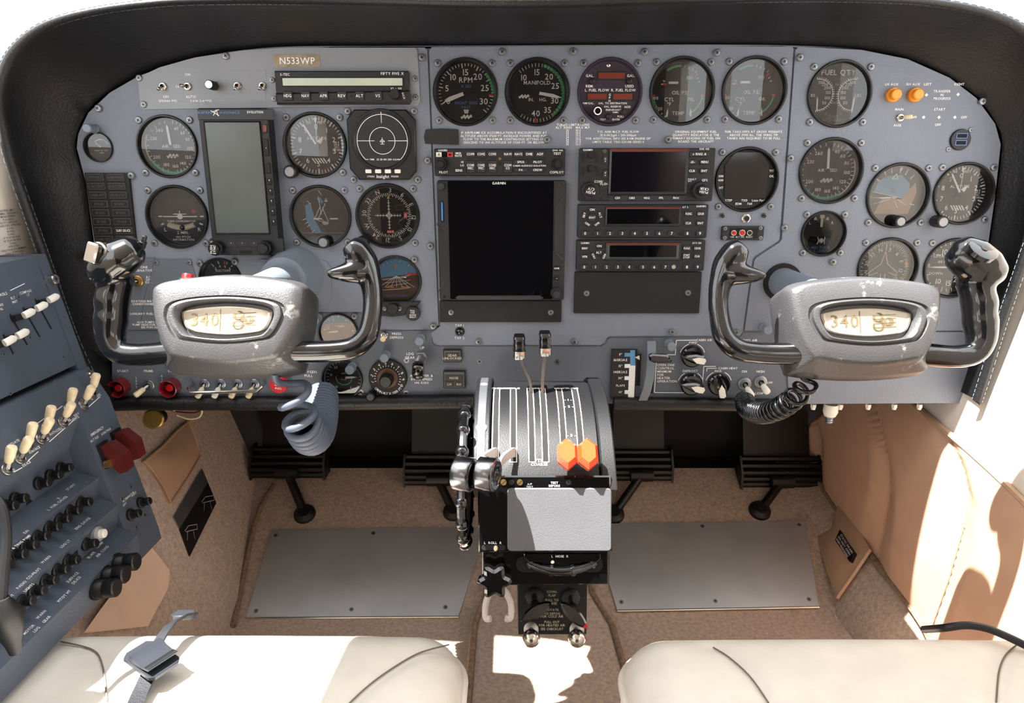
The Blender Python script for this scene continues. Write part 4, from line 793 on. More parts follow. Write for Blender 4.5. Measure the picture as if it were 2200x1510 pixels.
def xpdr(name, label, y0, x0, x1, y1, typ):
    u = U(name, label, x0, y0, x1, y1, .010); dy = y0
    u.screen(1300, y0+5, 1462, y0+(47 if typ else 43), 'screen_black' if typ else 'lcd_grey', 5, rm='button_grey', top='display_brown')
    if not typ: u.rect('display', 1310, y0+11, 1452, y0+36, 'screen_black', .001, .0016)
    n = (0, 1, 2, 3, 4, 5, 6, 7); r_ = y1-(10 if typ else 9)
    for k in n: x = (1257+k*26.5) if typ else (1255+k*24+(6 if k > 4 else 0)); u.btn(x, r_, 16, 11, str(k), 6, 'button_grey')
    for k, x in ((8, 1476 if typ else 1475), (9, 1503 if typ else 1498)): u.btn(x, r_, 15, 11, str(k)+('' if typ else ''), 6, 'button_grey')
    if typ:
        u.txt('GARMIN', 1506, y0+4, 4, w=20); u.txt('AT 2', 1472, y0+6, 3.6)
        c = (1272, y0+28); u.btn(*c, 17, 15, 'IDNT', 4, 'button_grey', r=.004)
        for t, a in (('ON', 0), ('ALT', 72), ('VFR', 144), ('OFF', 216), ('SBY', 288)): u.btn(c[0]+18*sin(radians(a)), c[1]-17*cos(radians(a)), 16, 9, t, 4.4, 'button_grey', rot=-radians(a if a < 100 else a-180 if a < 260 else a-360))
        for x, y, t in ((1479, y0+20, 'FUNC'), (1505, y0+20, 'CRSR'), (1478, y0+40, 'CLR'), (1504, y0+40, 'ENT')): u.btn(x, y, 16, 11, t, 4.4, 'button_grey')
        u.hole(1461, y1-9, 3.2)
    else:
        u.txt('GARMIN', 1257, y0+6, 3.6, w=18); u.txt('GTX 330', 1497, y0+6, 3.2); u.btn(1256, y0+17, 15, 10, 'IDENT', 4, 'button_grey'); u.btn(1256, y0+35, 15, 10, 'VFR', 4.4, 'button_grey')
        c = (1286, y0+26); u.btn(*c, 14, 13, 'ALT', 4.4, 'button_grey', r=.004); u.btn(1287, y0+12, 15, 8, 'ON', 4.4, 'button_grey'); u.btn(1275, y0+34, 15, 8, 'STBY', 4, 'button_grey', rot=-1.1); u.btn(1298, y0+34, 15, 8, 'OFF', 4.4, 'button_grey', rot=1.1)
        for x, y, t in ((1475, y0+17, 'FUNC'), (1498, y0+17, 'CRSR'), (1474, y0+34, 'START|STOP'), (1497, y0+34, 'CLR')): u.btn(x, y, 16, 11, t, 4, 'button_grey')
        u.hole(1367, y1-8, 3); u.hole(1447, y1-9, 4.5, 'chrome', .001, 'lock_screw')
xpdr('transponder', 'black transponder in the middle of the right radio stack', 439, 1242, 1518, 511, 1)
xpdr('transponder', 'black transponder at the bottom of the right radio stack', 516, 1239, 1512, 582, 0)
u = U('blanking_plate', 'large black blanking plate with two screws under the right radio stack', 1235, 584, 1502, 673, .004, 'flat_black', 'plate', r=.0012, c=.0004); u.scr(1260, 630, .9); u.scr(1478, 629, .9)
# emergency locator remote, jack, usb, tape, name placard
u = U('locator_remote', 'small black locator remote with two red lamps below the engine monitor', 1552, 486, 1640, 516, .005, cat='switch'); u.rect('recess', 1568, 490, 1627, 512, 'void_black', 0, .0003)
u.txt('ACK', 1588, 493, 4.4); u.txt('ON  ELT ON  RESET', 1593, 509, 3.4)
for x, m, r in ((1576, 'red_plastic', 4), (1594, 'red_plastic', 5), (1610, 'flat_black', 4)): u.hole(x, 500, r+2, 'chrome', .0015, 'lamp_ring'); u.hole(x, 500, r, m, .003, 'lamp')
for x, y in ((1558, 491), (1634, 490), (1557, 511), (1634, 511)): u.scr(x, y, .6)
o = thing('jack_socket', 'small chrome nut socket above the locator remote', 'socket', PANEL.m(1602, 469)); b = MB(); b.lathe([(.0062, 0), (.0062, .002), (.0045, .003)], 6); b.lathe([(.004, .003), (.004, .0045)], 16, cap1=False); part(o, 'nut', b, 'chrome'); b = MB(); b.cyl(0, 0, .0032, .003, .0046, 14); part(o, 'bore', b, 'flat_black')
o = thing('usb_socket', 'round black twin USB charging socket near the right edge', 'socket', PANEL.m(2062, 300)); b = MB(); r = 22*PANEL.sc(2062, 300); b.lathe([(r, 0), (r, .002), (r*.95, .003)], 32); part(o, 'body', b, 'black_plastic')
for y in (.35, -.3): b = MB(); b.rbox(r*1.1, r*.5, .003, .0038, .0006, 0, 0, y*r); f = part(o, 'port', b, 'blue_print'); b = MB(); b.rbox(r*.95, r*.36, .0038, .004, .0004, 0, 0, y*r); part(f, 'opening', b, 'void_black')
screw(o, r*.9, r*.9, 0, .7); screw(o, -r*1.0, -r*.9, 0, .7)
b = MB(); b.prism([tuple(PL(*p)-PL(948, 294)) for p in ((911, 294), (915, 278), (949, 276), (985, 278), (986, 311), (949, 310), (914, 309))][::-1], .0022, .0027); solo('tape_strip', b, 'tape_black', 'strip of black tape across the panel seam below the tachometer', 'tape', PANEL.m(948, 294))
o = thing('name_placard', 'worn bronze registration placard reading N533WP above the autopilot', 'placard', PANEL.m(640, 131)); b = MB(); b.box(-51*PANEL.sc(640, 131), 49*PANEL.sc(640, 131), -.0072, .0072, .002, .0025); part(o, 'plate', b, 'placard_bronze'); b = MB(); b.text('N533WP', 0, 0, .0078, .0027); part(o, 'lettering', b, 'white_print')
for x0, x1, y0, y1, who in ((343, 574, 150, 172, 'upper'), (340, 573, 199, 220, 'lower')):
    b = MB(); a, c = PL(x0, y0)-PL((x0+x1)/2, (y0+y1)/2), PL(x1, y1)-PL((x0+x1)/2, (y0+y1)/2); b.box(a.x, c.x, c.y, a.y, .002, .0023); solo('clear_label_strip', b, 'panel_silver', who+' clear label strip at the row of small toggles', 'label', PANEL.m((x0+x1)/2, (y0+y1)/2))

# ============================================================ SWITCHES, KNOBS AND LAMPS ON THE PANEL
def toggle(px, py, label, tip, r=9, L=.016, m='cream_plastic', nut='chrome', pl=PANEL, group=None, bat=.0034, z=0, hexn=6, cat='switch', name='toggle_switch', thin=.55):
    """tip: local lean (right, up) of the lever per unit length"""
    s = pl.sc(px, py); R = r*s; o = thing(name, label, cat, pl.m(px, py, z), group)
    b = MB(); b.lathe([(R, 0), (R, .002), (R*.9, .0026), (R*.62, .0028), (R*.6, .0045), (R*.45, .0048), (R*.42, .001)], 30 if hexn == 0 else hexn*4, cap1=False); part(o, 'nut', b, nut)
    d = V((tip[0], tip[1], 1)).normalized(); b = MB(); b.tube([V((0, 0, .0015))+d*q for q in (0, L*.35)], bat*thin, 10); part(o, 'stem', b, 'steel')
    b = MB(); b.tube([V((0, 0, .0015))+d*(L*q) for q in (.3, .36, .6, .9, .97, 1.0)], [bat*thin, bat*.8, bat*.92, bat, bat*.82, bat*.4], 12); part(o, 'lever', b, m); return o
toggle(351, 186, 'small chrome toggle at the left end of the upper switch row', (-.3, -.5), 8, .010, 'chrome', bat=.0022, z=.002)
toggle(404, 186, 'small chrome toggle leaning left between the OFF and AUTO labels', (-.9, .1), 8, .010, 'chrome', bat=.0022, z=.002)
toggle(511, 185, 'small chrome toggle right of the silver tipped knob', (-.1, -.5), 8, .010, 'chrome', bat=.0022, z=.002)
toggle(565, 185, 'small chrome toggle beside the autopilot controller', (-.2, -.5), 8, .010, 'chrome', bat=.0022, z=.002)
o = thing('dimmer_control', 'small black knob with silver cap in the upper switch row', 'dimmer', PANEL.m(462, 185, .002)); b = MB(); b.lathe([(.006, 0), (.006, .002), (.0055, .003)], 6); part(o, 'nut', b, 'brass'); b = MB(); b.lathe([(.0056, .003), (.0056, .018), (.005, .019)], 24, knurl=.05); part(o, 'knob_body', b, 'black_plastic'); b = MB(); b.cyl(0, 0, .0044, .019, .0194, 18); part(o, 'knob_cap', b, 'chrome')
toggle(297, 603, 'brass nut toggle beside the A/C OFF FAN lettering', (-.8, -.1), 12, .014, 'chrome', 'brass', z=.001)
toggle(1933, 253, 'cream tipped toggle between the MAIN and AUX lettering', (1.0, .1), 8, .014, 'cream_plastic', z=0, bat=.0028)
for px, side in ((1917, 'left'), (1964, 'right')):
    o = thing('amber_button', 'amber push button under '+('LH' if side == 'left' else 'RH')+' AUX lettering', 'button', PANEL.m(px, 204), 'amber transfer buttons'); b = MB(); b.lathe([(.0088, 0), (.0088, .004), (.008, .005)], 24); part(o, 'collar', b, 'amber_plastic'); b = MB(); b.lathe([(.0066, .005), (.0066, .011), (.0055, .012)], 24); part(o, 'cap', b, 'amber_plastic')
def postlight(px, py, label, L=.02, r=11, a=(0, 0)):
    s = PANEL.sc(px, py); o = thing('post_light', label, 'lamp', PANEL.m(px, py), 'grey post lights on the panel'); R = r*s*.8; b = MB(); b.lathe([(R*1.15, -.003), (R*1.15, .003), (R, .004), (R, L-.003)], 20); part(o, 'post', b, 'light_cap'); b = MB(); b.lathe([(R*1.08, L-.004), (R*1.08, L-.001), (R*.9, L)], 20); part(o, 'hood', b, 'light_cap')
for px, py, l in ((205, 277, 'grey post light above the tiny meter at far left'), (904, 727, 'grey post light above the gear lever'), (830, 762, 'grey post light above the cabin altitude selector'), (683, 683, 'grey post light left of the cabin climb gauge'), (757, 787, 'grey post light above the cabin pressure gauge'), (1437, 738, 'grey post light beside the flap lever knob'), (1640, 703, 'grey post light below the right control column'), (214, 545, 'grey post light behind the left yoke grip')): postlight(px, py, l)
# transponder selector, quick-erect knob, press toggle
o = thing('selector_toggle', 'short black selector between TXP 1 and TXP 2', 'switch', PANEL.m(988, 712)); b = MB(); b.lathe([(.0062, 0), (.006, .003), (.004, .006), (.0015, .0075)], 20); part(o, 'cap', b, 'gloss_black'); b = MB(); b.lathe([(.0068, 0), (.0066, .001)], 20); part(o, 'collar', b, 'flat_black')
o = thing('erect_knob', 'round black knob reading PULL FOR QUICK ERECT', 'knob', PANEL.m(889, 671)); r = 15.5*PANEL.sc(889, 671); b = MB(); b.lathe([(r*.7, 0), (r, .004), (r, .009), (r*.92, .010)], 30); part(o, 'knob_body', b, 'black_plastic'); b = MB()
for k, t in enumerate(('PULL', 'FOR', 'QUICK', 'ERECT')): b.text(t, 0, (.45-.3*k)*r, .2*r, .0102)
part(o, 'lettering', b, 'white_print')
toggle(826, 720, 'cream tipped toggle beside the PRESS DEPRESS lettering', (0, -.2), 8, .014, 'cream_plastic', bat=.004)
# cabin altitude selector
o = thing('altitude_selector', 'round black cabin altitude selector with big knob on the lower panel', 'knob', PANEL.m(834, 810, -.002)); r = 41*PANEL.sc(834, 810); b = MB(); b.lathe([(r, 0), (r, .004), (r*.97, .005)], 48); part(o, 'dial', b, 'dial_black')
b = MB()
for k in range(10): a = radians(-120+k*30 if k else -128); b.text(str(k+1), .82*r*sin(radians(-105+k*25)), .82*r*cos(radians(-105+k*25)), .14*r, .0052, rot=-radians(-105+k*25)*.6)
for k in range(19): a = radians(-105+k*12.5); b.bar(.62*r*sin(a), .62*r*cos(a), .7*r*sin(a), .7*r*cos(a), .03*r, .0052)
for k, ch in enumerate('CABIN ALT X 1000 FT'):
    a = radians(228-k*5.4); 
    if ch != ' ': b.text(ch, .85*r*sin(a), .85*r*cos(a), .13*r, .0052, rot=-a+pi)
part(o, 'markings', b, 'white_print'); b = MB(); b.lathe([(r*.56, .005), (r*.54, .008), (r*.5, .009)], 36); part(o, 'ring', b, 'brown_dial'); b = MB(); b.lathe([(r*.36, .008), (r*.34, .022), (r*.28, .024)], 40, knurl=.05); part(o, 'knob_body', b, 'black_plastic')
b = MB(); b.lathe([(.006, 0), (.0065, .014), (.005, .016)], 30, Tr(-36*PANEL.sc(834, 810), -38*PANEL.sc(834, 810)), knurl=.06); part(o, 'rate_knob', b, 'black_plastic')
# gear lever
o = thing('gear_lever', 'landing gear lever with shiny black wheel knob', 'lever', PANEL.m(905, 768, -.002)); b = MB(); b.lathe([(.0095, 0), (.0095, .003), (.007, .004), (.006, .006)], 6); part(o, 'nut', b, 'alloy'); b = MB(); b.tube([(0, 0, .002), (0, -.004, .018), (0, -.008, .03)], .0028, 10); part(o, 'stem', b, 'steel')
b = MB(); b.lathe([(.004, -.0078), (.0105, -.0074), (.0125, -.0045), (.013, 0), (.0125, .0045), (.0105, .0074), (.004, .0078)], 28, Tr(0, -.009, .032) @ Matrix.Rotation(pi/2, 4, 'Y'), cap0=True); part(o, 'wheel_knob', b, 'gloss_black')
def lampbox(label, x0, y0, x1, y1, cells):
    u = U('warning_lamp', label, x0, y0, x1, y1, .004, 'flat_black', 'lamp', r=.001, c=.0004)
    u.rect('frame', x0+2, y0+2, x1-2, y1-2, 'dim_print', 0, .001, .0005)
    for t, a0, b0, a1, b1 in cells: k = u.rect('lens', a0, b0, a1, b1, 'button_grey', .001, .002, .0004); u.txt(t.split('|')[0], (a0+a1)/2, (b0+b1)/2-(3.2 if '|' in t else 0), 5, 'cream_print', z=.0023, par=k); '|' in t and u.txt(t.split('|')[1], (a0+a1)/2, (b0+b1)/2+3.2, 5, 'cream_print', z=.0023, par=k)
lampbox('dark warning lamp reading GEAR UNLOCKED', 952, 751, 992, 778, [('GEAR|UNLOCKED', 957, 757, 987, 774)])
lampbox('gear position lamp with NOSE, LH and RH windows', 952, 797, 1000, 834, [('NOSE', 956, 805, 995, 817), ('LH', 956, 819, 975, 830), ('RH', 977, 819, 995, 830)])
# starter buttons, primer, auxiliary toggles
for px, l in ((262, 'left'), (371, 'right')):
    o = thing('starter_button', 'dark red ringed starter button '+('at the lower left corner of the panel' if l == 'left' else 'between the primer toggle and the toggle row'), 'button', PANEL.m(px, 829, -.002)); b = MB(); b.lathe([(.0128, 0), (.0125, .016), (.0115, .0165), (.0105, .015), (.0095, .004)], 32, cap1=False); part(o, 'guard_ring', b, 'dark_red'); b = MB(); b.cyl(0, 0, .0095, .003, .004, 24); part(o, 'well', b, 'flat_black'); b = MB(); b.lathe([(.0055, .004), (.0052, .010), (.004, .011)], 20); part(o, 'cap', b, 'red_plastic')
toggle(321, 827, 'cream primer toggle between the two red starter buttons', (-.75, -.6), 12, .024, 'cream_plastic', 'alloy', hexn=0, bat=.0042, z=-.002)
for k, px in enumerate((441, 476, 512, 548)): toggle(px, 824, ('first', 'second', 'third', 'fourth')[k]+' cream toggle from the left behind the chrome guard rail', (-.25, -.75), 11, .024, 'cream_plastic' if k != 1 else 'white_plastic', 'alloy', hexn=0, bat=.0042, z=-.002, group='toggles behind the guard rail')
o = thing('guard_rail', 'thin chrome guard rail in front of four cream toggles', 'rail', PANEL.m(494, 830, 0)); s = PANEL.sc(494, 830); b = MB(); b.tube([(-78*s, 6*s, 0), (-78*s, 4*s, .016), (-70*s, -3*s, .022), (70*s, 0, .022), (76*s, 6*s, .016), (76*s, 8*s, 0)], .0024, 10); part(o, 'rail', b, 'chrome')
o = thing('oxygen_knob', 'round red oxygen pull knob behind the white coiled cord', 'knob', PANEL.m(607, 818, -.002)); b = MB(); b.lathe([(.005, 0), (.005, .012)], 16); part(o, 'shaft', b, 'steel'); b = MB(); b.lathe([(.008, .010), (.0125, .012), (.013, .016), (.0122, .019), (.0118, .019)], 32); k = part(o, 'knob_body', b, 'red_plastic'); b = MB(); b.text('OVER', 0, .005, .0028, .0192); b.text('OXY', 0, 0, .0028, .0192); b.text('PULL', 0, -.005, .0028, .0192); part(k, 'lettering', b, 'white_print')
# flap indicator, flap lever
u = U('flap_indicator', 'black flap position scale with white stripe beside the flap lever', 1315, 751, 1365, 856, .004, 'placard_black', 'placard', r=.0004, c=0)
for t, y, h in (('0°', 761, 5), ('160KIAS', 773, 5.6), ('15°', 786, 5), ('140KIAS', 799, 5.6), ('30°', 812, 5), ('FLAPS', 828, 4.6), ('45°', 842, 4)): u.txt(t, 1333, y, h)
u.poly('scale_bar', [(1354, 752), (1364, 752), (1365, 785), (1354, 785)], 'sky_dial'); u.poly('scale_bar', [(1352, 785), (1365, 785), (1362, 856), (1349, 856)], 'white_print')
for y, m in ((762, 'sky_dial'), (786, 'white_print'), (812, 'white_print'), (842, 'white_print')): u.rect('scale_tick', 1342, y-4, 1354, y+4, m, 0, .0005, .0001)
o = thing('flap_lever', 'flap lever with flat black paddle on a grey curved guide', 'lever', PANEL.m(1388, 795)); s = PANEL.sc(1388, 795); P = [(10, 72, .006), (9, 40, .016), (7, 0, .02), (2, -40, .018), (-3, -68, .010)]
b = MB(); b.loops([[(x*s-9*s, y*s, z), (x*s+9*s-6*s*(0), y*s, z), (x*s+9*s, y*s, z+.002), (x*s-9*s, y*s, z+.002)] for x, y, z in [(p[0]-4, p[1]*.93, p[2]) for p in P]]); part(o, 'guide', b, 'light_cap'); b = MB(); b.box(12*s, 17*s, -52*s, 42*s, .0005, .001); b.box(-22*s, -12*s, -35*s, 36*s, .0005, .001); part(o, 'slot', b, 'void_black')
b = MB(); b.tube([(13*s, 36*s, 0), (10*s, 37*s, .03)], .0025, 8); part(o, 'arm', b, 'steel'); b = MB(); b.prism([(-6*s, 46*s), (0, 50*s), (32*s, 48*s), (42*s, 36*s), (40*s, 32*s), (6*s, 31*s), (-4*s, 36*s)][::-1], .028, .036, .002); part(o, 'paddle', b, 'gloss_black'); b = MB(); b.prism([(-28*s, 32*s), (-18*s, 36*s), (-17*s, 26*s)][::-1], .004, .008); part(o, 'index_tip', b, 'chrome')
def heat_knob(px, py, ang, label):
    o = thing('heater_knob', label, 'knob', PANEL.m(px, py, -.002)); r = 24*PANEL.sc(px, py); b = MB(); b.lathe([(r, 0), (r*.98, .006), (r*.86, .008)], 32); part(o, 'skirt', b, 'gloss_black')
    M = Rz(radians(ang)); b = MB(); b.prism([(-r*1.12, 0), (-r*.75, -r*.22), (0, -r*.42), (r*.8, -r*.36), (r*.98, 0), (r*.8, r*.36), (0, r*.42), (-r*.75, r*.22)], .008, .020, .0025); part(o, 'grip', b, 'gloss_black', M); b = MB(); b.prism([(-r*.28, -.0), (r*.2, -r*.34), (r*.86, -r*.34), (r*.98, 0), (r*.84, r*.2), (r*.2, r*.2)], .0195, .0206); part(o, 'white_pointer', b, 'white_plastic', M)
heat_knob(1486, 764, -8, 'black heater knob with white pointer under the FWD lettering'); heat_knob(1484, 824, -12, 'black heater knob with white pointer under the DEFROST lettering'); heat_knob(1543, 824, -76, 'black cabin heat knob with its white pointer turned down')
toggle(1599, 824, 'white tipped toggle under the ON lettering', (.25, -.6), 14, .024, 'white_plastic', 'alloy', hexn=0, bat=.0048, z=-.002); toggle(1633, 820, 'white tipped toggle between HIGH and LOW', (.25, -.5), 14, .022, 'white_plastic', 'alloy', hexn=0, bat=.0048, z=-.002)
# fasteners and hose fitting under the right lower panel
for k, px in enumerate((1748, 1806, 1866, 1922, 1976)):
    b = MB(); b.cyl(0, 0, .0042, -.0, .005, 6); b.cyl(0, 0, .003, .005, .008, 10); solo('hanging_nut', b, 'white_plastic', ('first', 'second', 'third', 'fourth', 'fifth')[k]+' pale nut from the left under the lower right panel edge', 'nut', Matrix.Translation(onY(px, 868, .012)) @ Matrix.Rotation(pi, 4, 'X'), 'nuts under the panel edge')
o = thing('hose_fitting', 'pale plastic fitting hanging below the lower right panel', 'fitting', Matrix.Translation(onY(1786, 868, .016)) @ Matrix.Rotation(pi, 4, 'X')); b = MB(); b.lathe([(.010, 0), (.0105, .012), (.008, .018), (.006, .019)], 16); part(o, 'body', b, 'white_plastic'); b = MB(); b.lathe([(.006, .018)]+[(.0062 if k % 2 else .005, .019+.0016*k) for k in range(7)], 16); part(o, 'threaded_stub', b, 'alloy')

# ============================================================ CONTROL YOKES
def coil(path, R, wire, dens, name, label, m, seg=7):
    """helix around a smooth path; dens = turns per metre at each path point"""
    P = smooth_path(path, 40); n0 = (len(path)-1)*40; out = []; ph = 0; T = [(P[min(k+1, n0)]-P[max(k-1, 0)]).normalized() for k in range(n0+1)]; u = T[0].orthogonal().normalized()
    for k in range(n0):
        for j in range(3):
            t = (k+j/3)/40; i = min(int(t), len(dens)-2); d = dens[i]+(dens[i+1]-dens[i])*(t-i); p = P[k].lerp(P[k+1], j/3); r = R[i]+(R[i+1]-R[i])*(t-i)
            u = (u-T[k]*u.dot(T[k])).normalized(); w = T[k].cross(u); out.append(p+(u*cos(ph)+w*sin(ph))*r); ph += 2*pi*d*(P[k+1]-P[k]).length/3
    Q = [out[0]]
    for p in out[1:]:
        if (p-Q[-1]).length > wire*.7: Q.append(p)
    b = MB(); b.tube(Q, wire, seg); return solo(name, b, m, label, 'cord', sharp=80)
YT = radians(21)
def yoke(cx, cy, sx, label):
    c = onY(cx, cy, -.212); pl = Plane(c, (0, -cos(YT), sin(YT)), (0, 0, 1)); s = .000494
    o = thing('control_yoke', label, 'yoke', pl.mp(c))
    base = [(168, 55), (158, 84), (105, 98), (0, 107), (-105, 98), (-158, 84), (-168, 55), (-160, -20), (-146, -88), (-125, -104), (0, -113), (125, -104), (146, -88), (160, -20)]
    ring = [(121, 14), (112, 32), (72, 43), (0, 48), (-72, 43), (-112, 32), (-121, 14), (-116, -8), (-100, -34), (-76, -43), (0, -50), (76, -43), (100, -34), (116, -8)]
    face = [(158, 52), (150, 78), (100, 91), (0, 99), (-100, 91), (-150, 78), (-158, 52), (-146, -12), (-120, -66), (-94, -80), (0, -90), (94, -80), (120, -66), (146, -12)]
    def lp(P, k, z, dy=0, kx=None): return [(sx*p.x*s*(kx or k), (p.y*k+dy)*s, z) for p in smooth_path([V((x, y, 0)) for x, y in P], 5, True)]
    b = MB(); b.loops([lp(base, .66, -.046, 0), lp(base, .9, -.042, -2), lp(base, .98, -.032, -4), lp(base, 1, -.018, -4), lp(base, .985, .004, 3), lp(face, 1.03, .015), lp(face, 1, .0205), lp(face, .96, .0240, 1), lp(face, .9, .0256, 1), lp(ring, 1.06, .0262, 4), lp(ring, 1.03, .0236, 4), lp(ring, .99, .0236, 4), lp(ring, .975, .0272, 4), lp(ring, .90, .0285, 4), lp(ring, .86, .0272, 4), lp(ring, .80, .0165, 2)])
    hub = part(o, 'hub', b, 'yoke_hub', sharp=50)
    lens = [(96, 12), (90, 20), (50, 27), (0, 30), (-50, 27), (-90, 20), (-96, 12), (-90, -8), (-80, -20), (-50, -27), (0, -31), (50, -27), (80, -20), (90, -8)]
    b = MB(); b.loops([lp(lens, 1, .016, 4), lp(lens, 1, .0195, 4), lp(lens, .95, .0205, 4), lp(lens, .90, .0197, 4)]); em = part(hub, 'emblem', b, 'gold', label='gold emblem plate reading 340')
    b = MB(); b.text('340', -46*s, 5*s, 26*s, .0201); b.bar(-14*s, -20*s, -14*s, 27*s, 2*s, .0201)
    for k in range(9): a = k*2.1; b.arc(0, 300, (7+k % 3)*s, (9+k % 3)*s, .0201, (32+20*cos(a)*(.5+k/18))*s, (4+11*sin(a))*s)
    for y in (-9, 0, 9, 17): b.bar(14*s, y*s, 62*s, (y+3)*s, 1.6*s, .0201)
    part(em, 'lettering', b, 'emblem_print')  # lettering in a tone darker than the emblem plate
    # horns: one continuous skin each
    b = MB()
    P = [(-105, -58, 0, 27), (-150, -62, 0, 26), (-205, -66, 0, 25), (-248, -58, 0, 26), (-266, -28, 0, 31), (-266, 10, .001, 36), (-264, 28, .002, 34), (-264, 50, .003, 37), (-260, 70, .004, 35), (-256, 92, .005, 37), (-250, 112, .008, 33)]
    Q = smooth_path([V((sx*x*s, y*s, z)) for x, y, z, r in P], 5); R = [P[min(k//5, len(P)-1)][3]*s*(1-(k % 5)/5)+P[min(k//5+1, len(P)-1)][3]*s*(k % 5)/5 for k in range(len(Q))]
    b.tube(Q, R, 16)
    Q = [V((sx*x*s, y*s, z)) for x, y, z in ((-296, 92, .012), (-286, 104, .013), (-262, 122, .015), (-234, 142, .016), (-208, 160, .015), (-196, 168, .013))]; b.tube(Q, [16*s, 34*s, 45*s, 47*s, 38*s, 20*s], 16, flat=.85)
    h = part(o, 'outer_horn', b, 'gloss_black'); organic(h, .0021, 8)
    b = MB()
    P = [(105, -58, 0, 27), (150, -60, 0, 25), (215, -58, 0, 24), (262, -50, 0, 24), (290, -22, 0, 24), (299, 20, 0, 22), (300, 60, 0, 22), (294, 98, .001, 25), (282, 134, .004, 31), (264, 160, .008, 31), (250, 175, .010, 20)]
    Q = smooth_path([V((sx*x*s, y*s, z)) for x, y, z, r in P], 5); R = [P[min(k//5, len(P)-1)][3]*s*(1-(k % 5)/5)+P[min(k//5+1, len(P)-1)][3]*s*(k % 5)/5 for k in range(len(Q))]; b.tube(Q, R, 16)
    Q = [V((sx*x*s, y*s, z)) for x, y, z in ((286, 120, .004), (262, 114, .008), (236, 108, .012), (214, 106, .015), (205, 108, .016))]; b.tube(Q, [26*s, 27*s, 19*s, 11*s, 6*s], 14)
    h2 = part(o, 'inner_horn', b, 'gloss_black'); organic(h2, .0021, 8)
    # control column
    z0 = c.z
    Mi = pl.mp(c).inverted()
    def shaft(name, r0, r1, y0, y1, m, zc): 
        b = MB(); a, e = Mi @ V((c.x+.003*sx, y0, zc)), Mi @ V((c.x+.003*sx, y1, zc)); b.tube([a, a.lerp(e, .5), e], [r0, (r0+r1)/2, r1], 28); part(o, name, b, m)
    return o, hub, pl, s, shaft, Mi, h, c
o, hub, pl, s, shaft, Mi, h, c = yoke(503, 697, 1, 'pilot control yoke on the left with red button and trim switch')
zc = onY(640, 590, 0).z; shaft('column_boot', .040, .030, 0, -.05, 'light_cap', zc); shaft('column', .021, .021, -.0, -.19, 'light_cap', zc)
b = MB(); b.lathe([(.0062, -.008), (.0062, .006), (.0055, .0072)], 20, Tr(-112*s, 99*s, -.006) @ Matrix.Rotation(-pi/2, 4, 'X') @ Matrix.Rotation(.1, 4, 'Y')); part(hub, 'red_button', b, 'red_plastic')
b = MB(); b.box(-.009, .009, -.0005, .0005, -.008, .008, M=Tr(-103*s, 94*s, .007) @ Matrix.Rotation(.55, 4, 'X')); lb = part(hub, 'button_label', b, 'button_grey')
b = MB(); b.box(-.006, .006, .0005, .0008, -.003, .003, M=Tr(-103*s, 94*s, .007) @ Matrix.Rotation(.55, 4, 'X')); part(lb, 'label_window', b, 'white_plastic')
b = MB(); b.prism([(90*s, -.006), (118*s, -.006), (112*s, .006), (98*s, .006)], -.002, .0008, M=Tr(0, 98.5*s, .002) @ Matrix.Rotation(-pi/2, 4, 'X')); part(hub, 'worn_hole', b, 'void_black')
M = Tr(-268*s, 142*s, .030) @ Matrix.Rotation(.75, 4, 'Z') @ Matrix.Rotation(-.25, 4, 'Y') @ Matrix.Scale(.82, 4)
b = MB(); b.lathe([(.0150, -.012), (.0150, .002), (.0135, .004)], 28, M); sw = part(h, 'switch_base', b, 'chrome')
b = MB(); b.rbox(.026, .017, .006, .014, .003, .002, M=M @ Rz(.5)); b.box(-.006, .006, -.004, .004, .002, .008, M=M @ Rz(.5)); part(h, 'trim_rocker', b, 'chrome')
b = MB(); b.lathe([(.004, -.004), (.004, .003), (.0028, .0035), (.0026, .010), (.001, .0108)], 14, Tr(-196*s, 172*s, .012) @ Matrix.Rotation(-1.0, 4, 'X') @ Matrix.Rotation(.5, 4, 'Y')); part(h, 'push_pin', b, 'black_plastic')
o2, hub2, pl2, s2, shaft2, Mi2, h2, c2 = yoke(1842, 701, -1, 'copilot control yoke on the right with worn grey hub')
zc = onY(1690, 606, 0).z; shaft2('column_ring', .026, .026, .0, -.004, 'void_black', zc); shaft2('column', .020, .020, -.0, -.19, 'light_cap', zc)
b = MB(); b.lathe([(.0150, -.004), (.0150, .0012), (.0130, .002)], 28, Tr(238*s, 152*s, .034) @ Matrix.Rotation(-.55, 4, 'X') @ Matrix.Rotation(.15, 4, 'Y')); bt = part(h2, 'button_ring', b, 'gloss_black')
b = MB(); b.lathe([(.0045, 0), (.0035, .003)], 16, Tr(238*s, 152*s, .034) @ Matrix.Rotation(-.55, 4, 'X') @ Matrix.Rotation(.15, 4, 'Y')); part(h2, 'button_centre', b, 'black_plastic')
coil([onY(*p) for p in ((612, 795, -.215), (630, 835, -.222), (640, 885, -.222), (652, 915, -.215), (668, 938, -.19), (682, 925, -.14), (690, 890, -.09), (692, 850, -.04))], [.012, .0155, .0165, .018, .018, .018, .018, .018], .0042, [20, 25, 40, 125, 130, 130, 130, 130], 'coiled_cord', 'thick grey coiled cord hanging from the left yoke', 'cord_grey')
coil([onY(*p) for p in ((1742, 800, -.215), (1737, 822, -.22), (1716, 846, -.21), (1680, 874, -.18), (1640, 888, -.14), (1608, 880, -.08), (1600, 860, -.03))], [.008, .0095, .0105, .011, .011, .011, .011], .0027, [45, 50, 55, 95, 150, 160, 160], 'coiled_cord', 'glossy black coiled cord hanging from the right yoke', 'cord_black')

